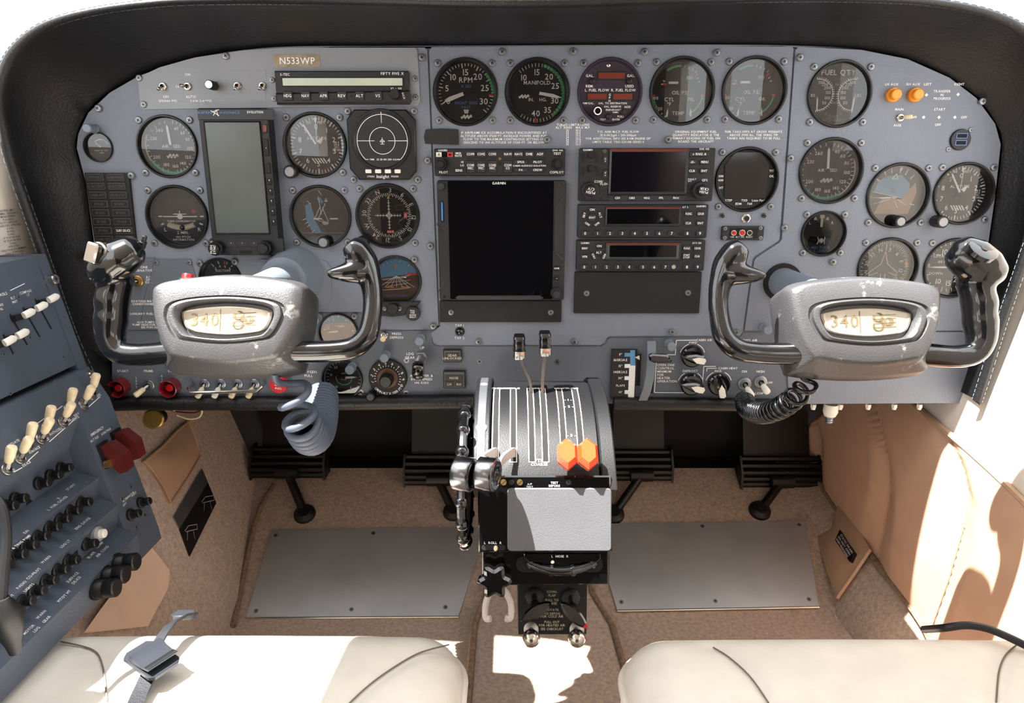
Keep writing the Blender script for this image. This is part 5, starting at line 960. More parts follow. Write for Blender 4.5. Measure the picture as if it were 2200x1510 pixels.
# ============================================================ THROTTLE QUADRANT AND PEDESTAL
QY, QZ, QR = -.14, .38, .16
def qp(x, th, r=QR): return V((x, QY-r*sin(radians(th)), QZ+r*cos(radians(th))))
def pyof(p):
    d = p-CAM; f = V((0, CT, -ST)); u = V((0, ST, CT)); return 755-F*d.dot(u)/d.dot(f)
def th_of(py):
    a, b_ = 2, 60
    for _ in range(40):
        m = (a+b_)/2
        if pyof(qp(.03, m)) < py: a = m
        else: b_ = m
    return a
ped = thing('throttle_quadrant', 'black curved throttle quadrant with white edged lever slots', 'quadrant', Matrix.Translation((.0345, QY, QZ)))
PI_ = Matrix.Translation((-.0345, -QY, -QZ))
def qpart(name, b, m, par=None, label=None, sharp=35): b.v = [PI_ @ p for p in b.v]; return part(par or ped, name, b, m, label=label, sharp=sharp)
def drum(x0, x1, t0, t1, r, r0, n=24):
    b = MB(); A = [t0+(t1-t0)*k/n for k in range(n+1)]
    b.loops([[qp(x0, a, r0), qp(x0, a, r-.0015), qp(x0+.0015, a, r), qp(x1-.0015, a, r), qp(x1, a, r-.0015), qp(x1, a, r0)] for a in A]); return b
qpart('drum', drum(-.024, .094, -40, 51, QR, .09), 'quadrant_black'); qpart('side_rim', drum(-.043, -.024, -40, 54, QR+.005, .08), 'quadrant_black'); qpart('side_rim', drum(.094, .110, -40, 56, QR+.005, .08), 'quadrant_black')
qpart('rim_strip', drum(-.039, -.028, -10, 48, QR+.0058, QR+.004), 'alloy', label='bare metal strip on the left rim')
for py, r in ((832, .0042), (925, .006)):
    b = MB(); th = th_of(py); n_ = V((0, -sin(radians(th)), cos(radians(th)))); p = qp(-.0335, th, QR+.006); b.add([p+(V((1, 0, 0))*cos(2*pi*k/16)+V((1, 0, 0)).cross(n_)*sin(2*pi*k/16))*r for k in range(16)], [tuple(range(16))])
    qpart('rim_rivet', b, 'white_plastic')
def strip(b, x0, x1, t0, t1, r, n=18):
    A = [t0+(t1-t0)*k/n for k in range(n+1)]; b.loops([[qp(x0, a, r), qp(x1, a, r)] for a in A], closed=False, cap0=False, cap1=False)
for x, y0, y1 in ((-.018, 834, 990), (.0015, 834, 992), (.0215, 834, 992), (.036, 834, 992), (.056, 834, 960), (.0745, 834, 960)):
    a, c = th_of(y0), th_of(y1); b = MB(); strip(b, x-.0030, x+.0030, a, c, QR+.0006); sl = qpart('slot', b, 'void_black')
    b = MB(); strip(b, x-.0039, x-.0030, a, c, QR+.0006); strip(b, x+.0030, x+.0039, a, c, QR+.0006); strip(b, x-.0039, x+.0039, c, c+.3, QR+.0006, 2); strip(b, x-.0039, x+.0039, a-.3, a, QR+.0006, 2); qpart('slot_outline', b, 'white_print', sl)
def qtext(t, x, py, h):
    th = th_of(py); p = qp(x, th, QR+.0007); n_ = V((0, -sin(radians(th)), cos(radians(th)))); pl_ = Plane(p, n_, (0, 1, 0)); b = MB(); b.text(t, 0, 0, h, 0, 'c'); M = pl_.mp(p); b.v = [M @ q for q in b.v]; qpart('lettering', b, 'white_print')
for t, x, py, h in (('THROTTLE', -.008, 827, .0045), ('OPEN', -.008, 832, .0035), ('RPM', .029, 827, .0045), ('INC', .029, 832, .0035), ('MIXTURE', .065, 827, .0045), ('F R', .065, 832, .0035), ('- 1 -', .065, 860, .0035), ('- 2 -', .065, 874, .0035), ('- 3 -', .065, 936, .0035), ('FTR', .029, 990, .0035), ('COARSE', .029, 998, .003)): qtext(t, x, py, h)
def lever(name, label, pts, w, th, m, group):
    o = thing(name, label, 'lever', Matrix.Translation(pts[0]), group); b = MB(); P = [p-pts[0] for p in smooth_path(pts, 4)]
    Ls = []
    for k, p in enumerate(P):
        d = (P[min(k+1, len(P)-1)]-P[max(k-1, 0)]).normalized(); n_ = d.cross(V((1, 0, 0))).normalized(); x = V((1, 0, 0)); Ls.append([p-x*th/2-n_*w/2, p+x*th/2-n_*w/2, p+x*th/2+n_*w/2, p-x*th/2+n_*w/2])
    b.loops(Ls); part(o, 'arm', b, m); return o
for k, (xb, xk, dz, lab) in enumerate(((.0215, .0085, 0, 'left silver propeller lever with black and chrome block knob'), (.036, .0385, .004, 'right silver propeller lever with black and chrome block knob'))):
    base = qp(xb, 6, .15); top = V((xk, -.150, .590+dz)); o = lever('propeller_lever', lab, [base, qp(xb, 5, .172), base.lerp(top, .7), top], .010, .0032, 'steel', 'propeller levers')
    M = Matrix.Translation(top-base); b = MB(); b.loops([[(x*w, y*d, z) for x, y in rrect(2, 2, .5)] for w, d, z in ((.0062, .010, -.010), (.0075, .0115, -.008), (.0075, .012, .000))], M); part(o, 'knob_base', b, 'chrome')
    b = MB(); b.loops([[(x*w, y*d, z) for x, y in rrect(2, 2, .5)] for w, d, z in ((.0072, .0118, .0), (.0066, .011, .004), (.0074, .0118, .0075), (.0066, .011, .011), (.0072, .0114, .0145), (.006, .010, .017))], M); part(o, 'knob', b, 'gloss_black')
for k, (xb, xk, lab) in enumerate(((-.018, -.0475, 'outer throttle lever with round chrome sided knob'), (.0015, -.0245, 'inner throttle lever with round chrome sided knob'))):
    base = qp(xb, 41, .15); top = qp(xk+.010, 52, .196); o = lever('throttle_lever', lab, [base, qp(xb, 42, .166), qp(xb*.55+xk*.45, 47, .182), top], .010, .0032, 'lever_cream', 'throttle levers')
    M = Matrix.Translation(qp(xk, 53, .202)-base) @ Rz(-.35) @ Matrix.Rotation(pi/2, 4, 'Y'); b = MB(); b.lathe([(.0150, -.0095), (.0166, -.0088), (.0172, -.0075), (.0172, .0075), (.0166, .0088), (.0150, .0095)], 36, M, cap0=True); kn = part(o, 'knob', b, 'dark_chrome')
    for sg in (-1, 1): b = MB(); b.lathe([(.0148, .0094*sg), (.0142, .0100*sg), (.011, .0100*sg), (.0105, .0095*sg), (.006, .0095*sg), (.005, .0103*sg)], 30, M); part(kn, 'knob_face', b, 'gloss_black')
for k, (xb, lab) in enumerate(((.0572, 'left orange faceted mixture knob'), (.0785, 'right orange faceted mixture knob'))):
    base = qp(xb, 44, .155); o = lever('mixture_lever', lab, [base, qp(xb, 45, .170), qp(xb, 45.5, .178)], .010, .0034, 'steel', 'mixture levers')
    c_ = qp(xb, 45.5, .185); nn = V((0, -sin(radians(46)), cos(radians(46)))); M = Matrix.Translation(c_-base) @ Plane(c_, nn, (0, 1, 0)).mp(V((0, 0, 0)))
    b = MB(); L6 = lambda w, h, z: [(w*cos(pi/6+k6*pi/3)*1.1, h*sin(pi/6+k6*pi/3), z) for k6 in range(6)]
    b.loops([L6(.0075, .012, -.009), L6(.0108, .0175, -.002), L6(.0108, .0175, .003), L6(.0075, .0125, .010)], M); part(o, 'knob', b, 'orange_plastic', sharp=10)
# pedestal box below the quadrant
PT = .728
PED = Plane(CAM+ray(1170, 1110)*PT, (0, -CT, ST), (0, ST, CT))
PB = thing('pedestal', 'black pedestal box below the throttle quadrant', 'pedestal', PED.mp(PED.p))
def P2(px, py, d=0): return tuple(PED.loc(px, py, d))
b = MB(); b.prism([P2(*p) for p in ((1026, 1022), (1312, 1022), (1316, 1185), (1028, 1187))][::-1], -.16, 0, .0015); part(PB, 'housing', b, 'gloss_black')
b = MB(); b.prism([P2(*p, -.010) for p in ((1036, 1180), (1307, 1180), (1307, 1255), (1036, 1258))][::-1], -.13, -.010, .001); part(PB, 'lower_housing', b, 'gloss_black')
b = MB(); c0, c1 = PED.loc(1090, 1048), PED.loc(1313, 1182); b.prism(rrect(c1.x-c0.x, c0.y-c1.y, .004, (c0.x+c1.x)/2, (c0.y+c1.y)/2), 0, .003, .0008); part(PB, 'writing_pad', b, 'pad_grey', label='grey textured pad on the pedestal face')
lettering(['TEST', 'BEFORE'], 1191, 1037, 4.6, lead=6.5, d=.0005, par=PB, pl=PED); lettering(['A/P', 'TEST'], 1138, 1040, 4.2, lead=6, d=.0005, par=PB, pl=PED, m='grey_print'); lettering('L  ROLL  R', 1059, 1166, 5, d=.0005, par=PB, pl=PED)
for x, m in ((1082, 'brass'), (1117, 'brass')): c = PED.loc(x, 1036); b = MB(); b.lathe([(.0032, 0), (.003, .0015)], 14, Tr(c.x, c.y)); b.mi = 1; b.bar(c.x-.002, c.y-.002, c.x+.002, c.y+.002, .0006, .0017); part(PB, 'slotted_screw', b, [m, 'void_black'])
for x in (1099, 1222): c = PED.loc(x, 1036); b = MB(); b.lathe([(.003, 0), (.0025, .001)], 14, Tr(c.x, c.y)); part(PB, 'test_button', b, 'flat_black')
c = PED.loc(1060, 1176); b = MB(); b.rbox(.025, .0055, 0, .0006, .0027, 0, c.x, c.y); part(PB, 'roll_slot', b, 'void_black'); c = PED.loc(1065, 1177); b = MB(); b.ball((c.x, c.y, .001), .0022, sq=(1, 1.4, 1)); part(PB, 'roll_pointer', b, 'cream_plastic')
b = MB(); c = PED.loc(1202, 1212, -.01); b.rbox(.092, .0165, -.010, -.0096, .008, 0, c.x, c.y); part(PB, 'trim_opening', b, 'void_black')
b = MB(); c = PED.loc(1207, 1194, -.01); b.prism([(c.x-.040, c.y+.004), (c.x+.040, c.y+.004), (c.x+.040, c.y-.001), (c.x+.036, c.y-.005), (c.x-.034, c.y-.005), (c.x-.040, c.y)][::-1], -.010, -.004, .0005); part(PB, 'trim_scale', b, 'gloss_black'); lettering('L  NOSE  R', 1203, 1195, 4.8, d=-.0036, par=PB, pl=PED)
c = PED.loc(1187, 1206, -.006); b = MB(); b.ball((c.x, c.y, -.005), .0022); part(PB, 'trim_pointer', b, 'cream_plastic')
ow = thing('rudder_trim_wheel', 'black ribbed rudder trim wheel in the pedestal opening', 'wheel', PED.m(1207, 1212, -.02)); b = MB(); cc = PED.loc(1207, 1212, -.02); P = [PED.loc(x, y, -.004)-cc for x, y in ((1135, 1211), (1160, 1221), (1190, 1227), (1220, 1227), (1250, 1222), (1280, 1210))]; P = [V((p.x, p.y, .016-.006*abs(k-2.5)/2.5)) for k, p in enumerate(P)]; Q = smooth_path(P, 6); b.tube(Q, .0048, 12); part(ow, 'rim', b, 'gloss_black')
for k in (2, 11, 20, 28): b = MB(); b.tube([Q[k]-(Q[k+1]-Q[k]).normalized()*.0016, Q[k]+(Q[k+1]-Q[k]).normalized()*.0016], .0066, 14); part(ow, 'rib', b, 'gloss_black')
# pitch trim wheel on the left side
wc = V((-.0525, -.208, .457)); WRd = .076; o = thing('pitch_trim_wheel', 'black beaded pitch trim wheel on the left of the pedestal', 'wheel', Matrix.Translation(wc)); b = MB(); b.tube([(0, -WRd*sin(2*pi*k/60), WRd*cos(2*pi*k/60)) for k in range(60)], .0052, 10, closed=True); part(o, 'rim', b, 'gloss_black')
for k in range(18): a = 2*pi*k/18+.12; b = MB(); b.ball((0, -WRd*sin(a), WRd*cos(a)), .0075); part(o, 'bead', b, 'gloss_black')
b = MB(); b.lathe([(WRd*.96, -.002), (WRd*.96, .002)], 40, Matrix.Rotation(pi/2, 4, 'Y'), cap0=True); part(o, 'disc', b, 'black_plastic')
# star knob and clip
o = thing('star_knob', 'black star shaped friction knob at lower left of the pedestal', 'knob', PED.m(1063, 1241, .0)); sP = PED.sc(1063, 1241); P = []
for k in range(72): a = 2*pi*k/72; P.append(((31+5.5*cos(6*a))*sP*sin(a+.5), (31+5.5*cos(6*a))*sP*cos(a+.5)))
b = MB(); b.prism(P, .002, .016, .003); part(o, 'head', b, 'gloss_black'); b = MB(); b.cyl(0, 0, .006, -.016, .003, 16); part(o, 'shaft', b, 'steel')
o = thing('hook_clip', 'cream open hook clip hanging under the star knob', 'clip', PED.m(1070, 1290, -.012)); sP = PED.sc(1070, 1290); b = MB(); b.tube(smooth_path([(-16*sP, -36*sP, .004), (-27*sP, -36*sP, .002), (-27*sP, -8*sP, 0), (-16*sP, 20*sP, 0), (0, 33*sP, -.002), (16*sP, 20*sP, 0), (28*sP, -8*sP, 0), (27*sP, -36*sP, .002), (17*sP, -36*sP, .004)], 5), .0034, 10); part(o, 'hook', b, 'lever_cream'); b = MB(); b.tube([(0, 32*sP, -.002), (0, 66*sP, -.006)], .004, 10); part(o, 'stem', b, 'lever_cream')
# cowl flap plate and handles
COWL = Plane(CAM+ray(1186, 1310)*.80, (0, -cos(radians(32)), sin(radians(32))), (0, .4, 1)); o = thing('cowl_flap_plate', 'black cowl flap placard plate below the pedestal', 'placard', COWL.mp(COWL.p))
b = MB(); b.prism([tuple(COWL.loc(*p)) for p in ((1112, 1240), (1262, 1240), (1260, 1362), (1114, 1363))][::-1], -.12, 0, .0005); part(o, 'plate', b, 'flat_black')
for t, y in (('COWL', 1271), ('FLAP', 1279), ('PULL TO', 1289), ('CLOSE', 1296), ('ROTATE', 1310), ('TO DEFOG', 1318), ('FOR COLD AIR', 1324), ('PULL OUT', 1336), ('FOR HEATED AIR', 1343), ('SEE CHECKLIST', 1351)): lettering(t, 1186, y, 4.6, 'cream_print', d=.0005, par=o, pl=COWL)
for k, (hx, hy, tx, ty, rot, lab) in enumerate(((1148, 1281, 1151, 1313, .52, 'left black cowl flap T handle'), (1226, 1284, 1232, 1320, -.75, 'right black cowl flap T handle with red tip'))):
    t_ = thing('cowl_flap_control', lab, 'control', COWL.m(hx, hy), 'cowl flap controls'); b = MB(); b.lathe([(.011, 0), (.011, .004), (.009, .005)], 8); part(t_, 'nut', b, 'pedal_black')
    e = COWL.loc(tx, ty, .045)-COWL.loc(hx, hy); b = MB(); b.tube([(0, 0, .004), (e.x, e.y, .044)], .0035, 10); part(t_, 'rod', b, 'steel'); b = MB(); b.tube([(e.x*.6, e.y*.6, .026), (e.x, e.y, .044)], .006, 12); part(t_, 'sleeve', b, 'black_plastic')
    sP = COWL.sc(tx, ty)*.94; b = MB(); P = [(38*sP*cos(2*pi*j/24), 14*sP*sin(2*pi*j/24)*(1-.3*cos(2*pi*j/24)**2)) for j in range(24)]; b.prism(P, .044, .053, .002, M=Tr(e.x, e.y) @ Rz(rot)); g_ = part(t_, 'grip', b, 'gloss_black')
    if k: b = MB(); b.prism([(30*sP, -6*sP), (36*sP, -3*sP), (36*sP, 3*sP), (30*sP, 6*sP)], .0525, .0536, M=Tr(e.x, e.y) @ Rz(rot)); part(g_, 'red_tip', b, 'red_plastic')
for px, lab in ((1141, 'left chrome ball knob under the cowl flap plate'), (1239, 'right chrome ball knob under the cowl flap plate')):
    t_ = thing('ball_knob', lab, 'knob', COWL.m(px, 1352), 'chrome heat knobs'); e = COWL.loc(px, 1371, .03)-COWL.loc(px, 1352); b = MB(); b.tube([(0, 0, -.004), (e.x, e.y, .03)], .0042, 12); part(t_, 'rod', b, 'steel'); b = MB(); b.ball((e.x, e.y, .032), .0098, 24); part(t_, 'ball', b, 'chrome'); b = MB(); b.lathe([(.0085, 0), (.0085, .003), (.006, .004)], 20); part(t_, 'collar', b, 'steel')

# ============================================================ LEFT SIDE CONSOLE
CY = -.085; YB = -.62                                 # forward end, aft end
pA, pB2 = onY(95, 547, CY), onY(200, 830, CY)
CU = Plane(pA, (.17, 0, .034), (-.034, 0, .17))       # upper face
lb_, lf_ = onY(190, 787, CY), onY(235, 853, CY)
d_ = lf_-lb_; CL = Plane(lb_, (-d_.z, 0, d_.x), (-d_.x, 0, -d_.z))     # switch ledge
pE = onY(340, 1130, CY); d_ = pE-lf_; CF = Plane(lf_, (-d_.z, 0, d_.x), (-d_.x, 0, -d_.z))   # lower flange
con = thing('side_console', 'blue grey circuit breaker console along the left wall', 'console', Matrix.Translation((-.56, -.3, .4)))
CI = Matrix.Translation((.56, .3, -.4))
def cpart(name, b, m, par=None, label=None, sharp=35): b.v = [CI @ p for p in b.v]; return part(par or con, name, b, m, label=label, sharp=sharp)
def prof(P, y0, y1, bev=.004):
    b = MB(); b.loops([[V((x, y, z)) for x, z in P] for y in (y0, y1)]); return b
XB = -.618
mid = CU.at(145, 772)
upB = pA.lerp(pB2, .80)
up = [(XB, pA.z), (pA.x, pA.z), (upB.x, upB.z), (XB, upB.z)]
cpart('upper_panel', prof(up, YB, CY-.016), 'console_blue'); b = prof([(XB, pA.z+.001), (pA.x+.0015, pA.z+.001), (pB2.x+.0015, pB2.z), (XB, pB2.z)], CY-.017, CY); cpart('end_flange', b, 'console_blue')
cpart('gap_strip', prof([(XB, upB.z), (upB.x-.012, upB.z), (lb_.x-.010, lb_.z-.004), (XB, lb_.z-.004)], YB, CY-.018), 'void_black')
low = [(XB, lb_.z), (lb_.x, lb_.z), (lf_.x, lf_.z), (pE.x, pE.z), (pE.x+.002, pE.z-.018), (XB, pE.z-.018)]
cpart('flange', prof(low, CY-.066, CY), 'console_blue')
st = [(XB, lb_.z), (lb_.x, lb_.z), (lf_.x, lf_.z), (lf_.x-.003, lf_.z-.008), (-.541, .463), (-.537, .436), (-.510, .427), (-.516, .400), (-.491, .391), (-.497, .360), (-.472, .350), (-.474, .318), (XB, .318)]
cpart('stepped_panel', prof(st, YB, CY-.066), 'console_blue')
b = MB(); pts = [onY(335, 1160, CY), onX(300, 1230, -.472), onX(215, 1335, -.470), onX(120, 1460, -.468)]
R1, R2, R3 = [Plane((x, -.3, z), (1, 0, .12), (-.12, 0, 1)) for x, z in ((-.539, .45), (-.513, .413), (-.494, .376))]
T1, T2, T3 = [Plane((x0, -.3, z0), (z0-z1, 0, x1-x0), (x0-x1, 0, z0-z1)) for x0, z0, x1, z1 in ((-.537, .436, -.510, .427), (-.516, .400, -.491, .391), (-.497, .360, -.472, .350))]
def clet(t, pl_, px, py, h, al='c', m='white_print', d=.0005, w=None):
    b = MB(); p = pl_.at(px, py, d); s_ = pl_.sc(px, py); b.text(t, 0, 0, h*s_, 0, al, w*s_ if w else None); M = pl_.mp(p); b.v = [M @ q for q in b.v]; cpart('lettering', b, m)
def cline(pl_, a, c, w=1.6, m='white_print'):
    b = MB(); p, q = pl_.at(*a, .0005), pl_.at(*c, .0005); d = (q-p).normalized(); n_ = pl_.n.cross(d)*w*pl_.sc(*a)/2; b.quad(p-n_, q-n_, q+n_, p+n_); cpart('printed_line', b, m)
def cscrew(pl_, px, py, k=1, me=None): o = link('screw', me or SCREW, con, CI @ pl_.m(px, py) @ Matrix.Scale(k, 4)); return o
# upper face: sliders, slots, lettering
for k, (kx, ky, ex, ey) in enumerate(((93, 645, 110, 707), (67, 663, 85, 724), (39, 678, 58, 741), (25, 722, 28, 760), (-3, 737, -2, 790))):
    o = thing('dimmer_slider', ('first', 'second', 'third', 'fourth', 'fifth')[k]+' white slider from the front on the console top face', 'slider', CU.m(kx, ky), 'white dimmer sliders'); c0 = CU.loc(kx, ky); e = CU.loc(ex, ey)-c0; a = CU.loc(kx-16, ky+4)-c0
    b = MB(); b.bar(a.x, a.y+.004, e.x, e.y, .0022, .0006); part(o, 'slot', b, 'void_black'); b = MB(); b.box(a.x-.001, a.x+.010, -.005, .002, .0006, .006); part(o, 'carriage', b, 'flat_black'); b = MB(); b.tube([(-.004, -.001, .009), (-.001, -.0005, .0105), (.007, .001, .012), (.010, .001, .0125)], [.004, .0042, .0042, .0025], 12); part(o, 'cap', b, 'white_plastic')
clet('CONTROLS', CU, -2, 634, 6); cline(CU, (22, 624), (53, 609)); clet('COMPASS', CU, 55, 627, 5.4); clet('LT', CU, 61, 633, 5); clet('FLT', CU, 28, 640, 5.4); clet('INST', CU, 32, 648, 5); clet('RADIO', CU, -2, 656, 5.4); clet('PNL', CU, 2, 664, 5)
for px, py in ((40, 639), (64, 725), (136, 767), (8, 761), (22, 845), (118, 820)): cscrew(CU, px, py, .6, SCREW_FLUSH)
for px, py in ((106, 602), (186, 808)):
    o = thing('console_fastener', 'chrome cross head fastener at the '+('top' if py < 700 else 'bottom')+' forward corner of the side console', 'screw', CU.m(px, py)); b = MB(); b.lathe([(.0095, 0), (.0095, .001)], 24); part(o, 'washer', b, 'steel'); b = MB(); b.lathe([(.0065, .001), (.0065, .008), (.0055, .009)], 24); b.mi = 1; b.box(-.003, .003, -.0006, .0006, .009, .0093); b.box(-.0006, .0006, -.003, .003, .009, .0093); part(o, 'head', b, ['chrome', 'void_black'])
# ledge toggles
for k, (px, py) in enumerate(((195, 846), (177, 870), (145, 880), (133, 908), (98, 920), (86, 944), (58, 958), (40, 986), (12, 1010))):
    o = toggle(px, py, ('first', 'second', 'third', 'fourth', 'fifth', 'sixth', 'seventh', 'eighth', 'ninth')[k]+' cream bat toggle from the front on the console ledge', (0, .9 if k % 2 == 0 else .62), 13, .028, 'cream_plastic', 'steel', CL, 'console ledge toggles', .0052)
for t, x, y in (('EXT', 161, 842), ('RET LDG', 206, 852), ('TAXI', 184, 873), ('NAV', 164, 890), ('STROBE', 142, 906), ('LIGHTS', 161, 899), ('ANTI-COLL', 120, 926), ('DE-ICE', 97, 946), ('SURFACE', 74, 966), ('ACTUATE', 28, 952), ('PROP', 50, 988), ('DE-ICE', 57, 996), ('WSHLD', 22, 1014)): clet(t, CL, x, y, 5.4)
for a, c in (((68, 918), (134, 872)), ((215, 852), (188, 876)), ((158, 903), (106, 949)), ((82, 970), (60, 990)), ((48, 1004), (30, 1014))): cline(CL, a, c)
# guarded switches and alternator breakers on the flange
clet('EMERGENCY', CF, 209, 926, 5.4); clet('ALT FLD', CF, 203, 943, 5); clet('AVN PWR', CF, 228, 927, 5); clet('ALTERNATOR', CF, 276, 1067, 4.6); clet('LEFT', CF, 268, 1083, 4.4); clet('RIGHT', CF, 288, 1061, 4.4)
for k, (px, py) in enumerate(((226, 975), (254, 948))):
    o = thing('switch_guard', ('rear' if k == 0 else 'forward')+' red flip guard over the emergency switches', 'switch', CF.m(px, py), 'red switch guards'); b = MB(); b.box(-.011, .008, -.016, .016, 0, .004); part(o, 'base', b, 'flat_black')
    b = MB(); L5 = lambda x: [(x, .013, .002), (x, .013, .014), (x, -.004, .026), (x, -.026, .024), (x, -.027, .014), (x, -.008, .004)]
    b.loops([L5(-.008), L5(.009)]); part(o, 'guard', b, 'guard_red')
    b = MB(); b.lathe([(.005, 0), (.005, .006)], 12, Tr(-.011, -.010, .003)); part(o, 'nut', b, 'brass')
ORD = ('first', 'second', 'third', 'fourth', 'fifth', 'sixth', 'seventh', 'eighth', 'ninth')
def breaker(pl_, px, py, label, k=1, group='console circuit breakers'):
    q = pl_.at(px, py)
    if pl_ is not CF: q = V((pl_.p.x, q.y, pl_.p.z))
    o = thing('circuit_breaker', label, 'breaker', pl_.mp(q), group); b = MB(); b.lathe([(.0075*k, 0), (.0075*k, .003*k), (.006*k, .004*k), (.0058*k, .006*k)], 16); part(o, 'collar', b, 'flat_black'); b = MB(); b.lathe([(.0045*k, .005*k), (.0045*k, .008*k), (.0052*k, .009*k), (.0052*k, .014*k), (.0042*k, .015*k)], 16); part(o, 'button', b, 'black_plastic')
for k, p in enumerate(((135, 1028), (113, 1048), (91, 1072), (45, 1118), (24, 1140), (0, 1168))): breaker(R1, *p, ORD[k]+' breaker from the front in the top console row')
for k, p in enumerate(((172, 1088), (150, 1111), (130, 1135), (109, 1158), (85, 1183), (62, 1208), (39, 1232), (12, 1262))): breaker(R2, *p, ORD[k]+' breaker from the front in the middle console row')
for k, p in enumerate(((184, 1177), (146, 1219), (125, 1245), (101, 1272), (77, 1299), (54, 1327), (32, 1357))): breaker(R3, *p, ORD[k]+' breaker from the front in the bottom console row')
for k, (p, l) in enumerate((((300, 1080), 'forward black alternator breaker on the console flange'), ((278, 1106), 'rear black alternator breaker on the console flange'))): breaker(CF, *p, l)
for px, py in ((281, 1046), (262, 1072), (312, 1107), (293, 1133)): cscrew(CF, px, py, .7, SCREW_FLUSH)
o = thing('indicator_button', 'white capped push button at the forward end of the bottom breaker row', 'button', R3.m(202, 1148)); b = MB(); b.lathe([(.009, 0), (.009, .006), (.0075, .008)], 20); part(o, 'collar', b, 'grey_bakelite'); b = MB(); b.lathe([(.0055, .008), (.0052, .013), (.004, .014)], 18); part(o, 'cap', b, 'white_plastic')
R4 = Plane((-.472, -.3, .33), (1, 0, .1), (-.1, 0, 1))
for k, p in enumerate(((250, 1210), (226, 1237), (205, 1266))):
    o = thing('fuse_cap', ORD[k]+' large black fuse cap from the front at the console bottom', 'fuse holder', R4.m(*p), 'large console fuse caps'); b = MB(); b.lathe([(.0105, 0), (.0105, .010), (.0098, .011), (.0098, .013), (.0105, .014), (.0105, .024), (.0092, .0255)], 24); part(o, 'cap', b, 'black_plastic'); b = MB(); b.lathe([(.012, 0), (.012, .003)], 20); part(o, 'collar', b, 'flat_black')
for px, py, pl_ in ((65, 1088, R1), (160, 1188, R3)): b = MB(); p = pl_.at(px, py, .0006); b.add([p+(pl_.r*cos(2*pi*k/16)*.006+pl_.u*sin(2*pi*k/16)*.0085) for k in range(16)], [tuple(range(16))]); cpart('empty_hole', b, 'void_black')
for t, pl_, x, y in (('START', T1, 152, 1046), ('FUEL GAUGE', T1, 127, 1078), ('L', T1, 104, 1095), ('R', T1, 126, 1070), ('EAI', T1, 56, 1142), ('AUX & TRNS PUMP', T1, 38, 1170), ('ENG GAUGE', T2, 178, 1124), ('LDG LT', T2, 140, 1168), ('WARN', T2, 98, 1202), ('CO-PILOT', T2, 72, 1232), ('RADIO', T2, 46, 1256), ('PILOT', T2, 20, 1284), ('LIGHTS', T2, 62, 1262), ('COMP', T3, 214, 1170), ('BLWR', T3, 196, 1192), ('AIR COND', T3, 220, 1184), ('SURFACE', T3, 156, 1240), ('DE-ICE', T3, 164, 1246), ('PITOT HT', T3, 138, 1280), ('WARN', T3, 88, 1320), ('GEAR', T3, 100, 1330), ('MOTOR', T3, 62, 1352), ('LDG', T3, 78, 1352)): clet(t, pl_, x, y, 6)
# placard on the cream wall, mic cable and plug
WP = Plane((WL+.0015, -.2, .7), (1, 0, 0), (0, 0, 1)); o = thing('limits_placard', 'cream typed limitations placard on the left wall', 'placard', WP.mp(WP.p)); b = MB(); b.box(-.35, .075, -.14, .055, -.001, 0); part(o, 'sheet', b, 'wall_cream')
b = MB(); s_ = .00055; random.seed(5)
for j, t in enumerate(('AIRSPEED LIMITS', 'NORMAL CATEGORY', 'MANEUVERING', 'PLACARDS', 'PILOTS CHECKLIST', 'MANEUVERS APPROVED', '12 KIAS', '40 KIAS', '15 KIAS', '15° FLAP 160 KIAS', '45° FLAP 140 KIAS', '72 KIAS', 'OPERATED', 'UNAUTHORIZED MEMBERS', 'STALL SPEEDS KIAS', '0°   15°   30°   45°', '79   75   72   71', '82   79   76   74')):
    p = WP.loc(14+j*1.2, 452+j*6.4); b.text(t, p.x, p.y, 4.4*s_, .0004, 'r' if False else 'c')
part(o, 'lettering', b, 'placard_black')
o = thing('headset_cable', 'dark headset cable with plug beside the breaker rows', 'cable', Matrix.Translation(onX(10, 1200, -.45))); Pc = [onX(*p, x) for p, x in (((-40, 1040), -.47), ((2, 1085), -.455), ((14, 1150), -.45), ((8, 1230), -.448), ((4, 1290), -.446))]; I_ = Matrix.Translation(-onX(10, 1200, -.45)); b = MB(); b.tube([I_ @ p for p in smooth_path(Pc, 8)], .0042, 10); part(o, 'cable', b, 'rubber_black')
b = MB(); b.tube([I_ @ onX(*p, -.446) for p in ((3, 1285), (8, 1310), (20, 1350), (28, 1380), (34, 1400))], [.006, .0125, .0115, .007, .0055], 14); part(o, 'plug', b, 'rubber_black')

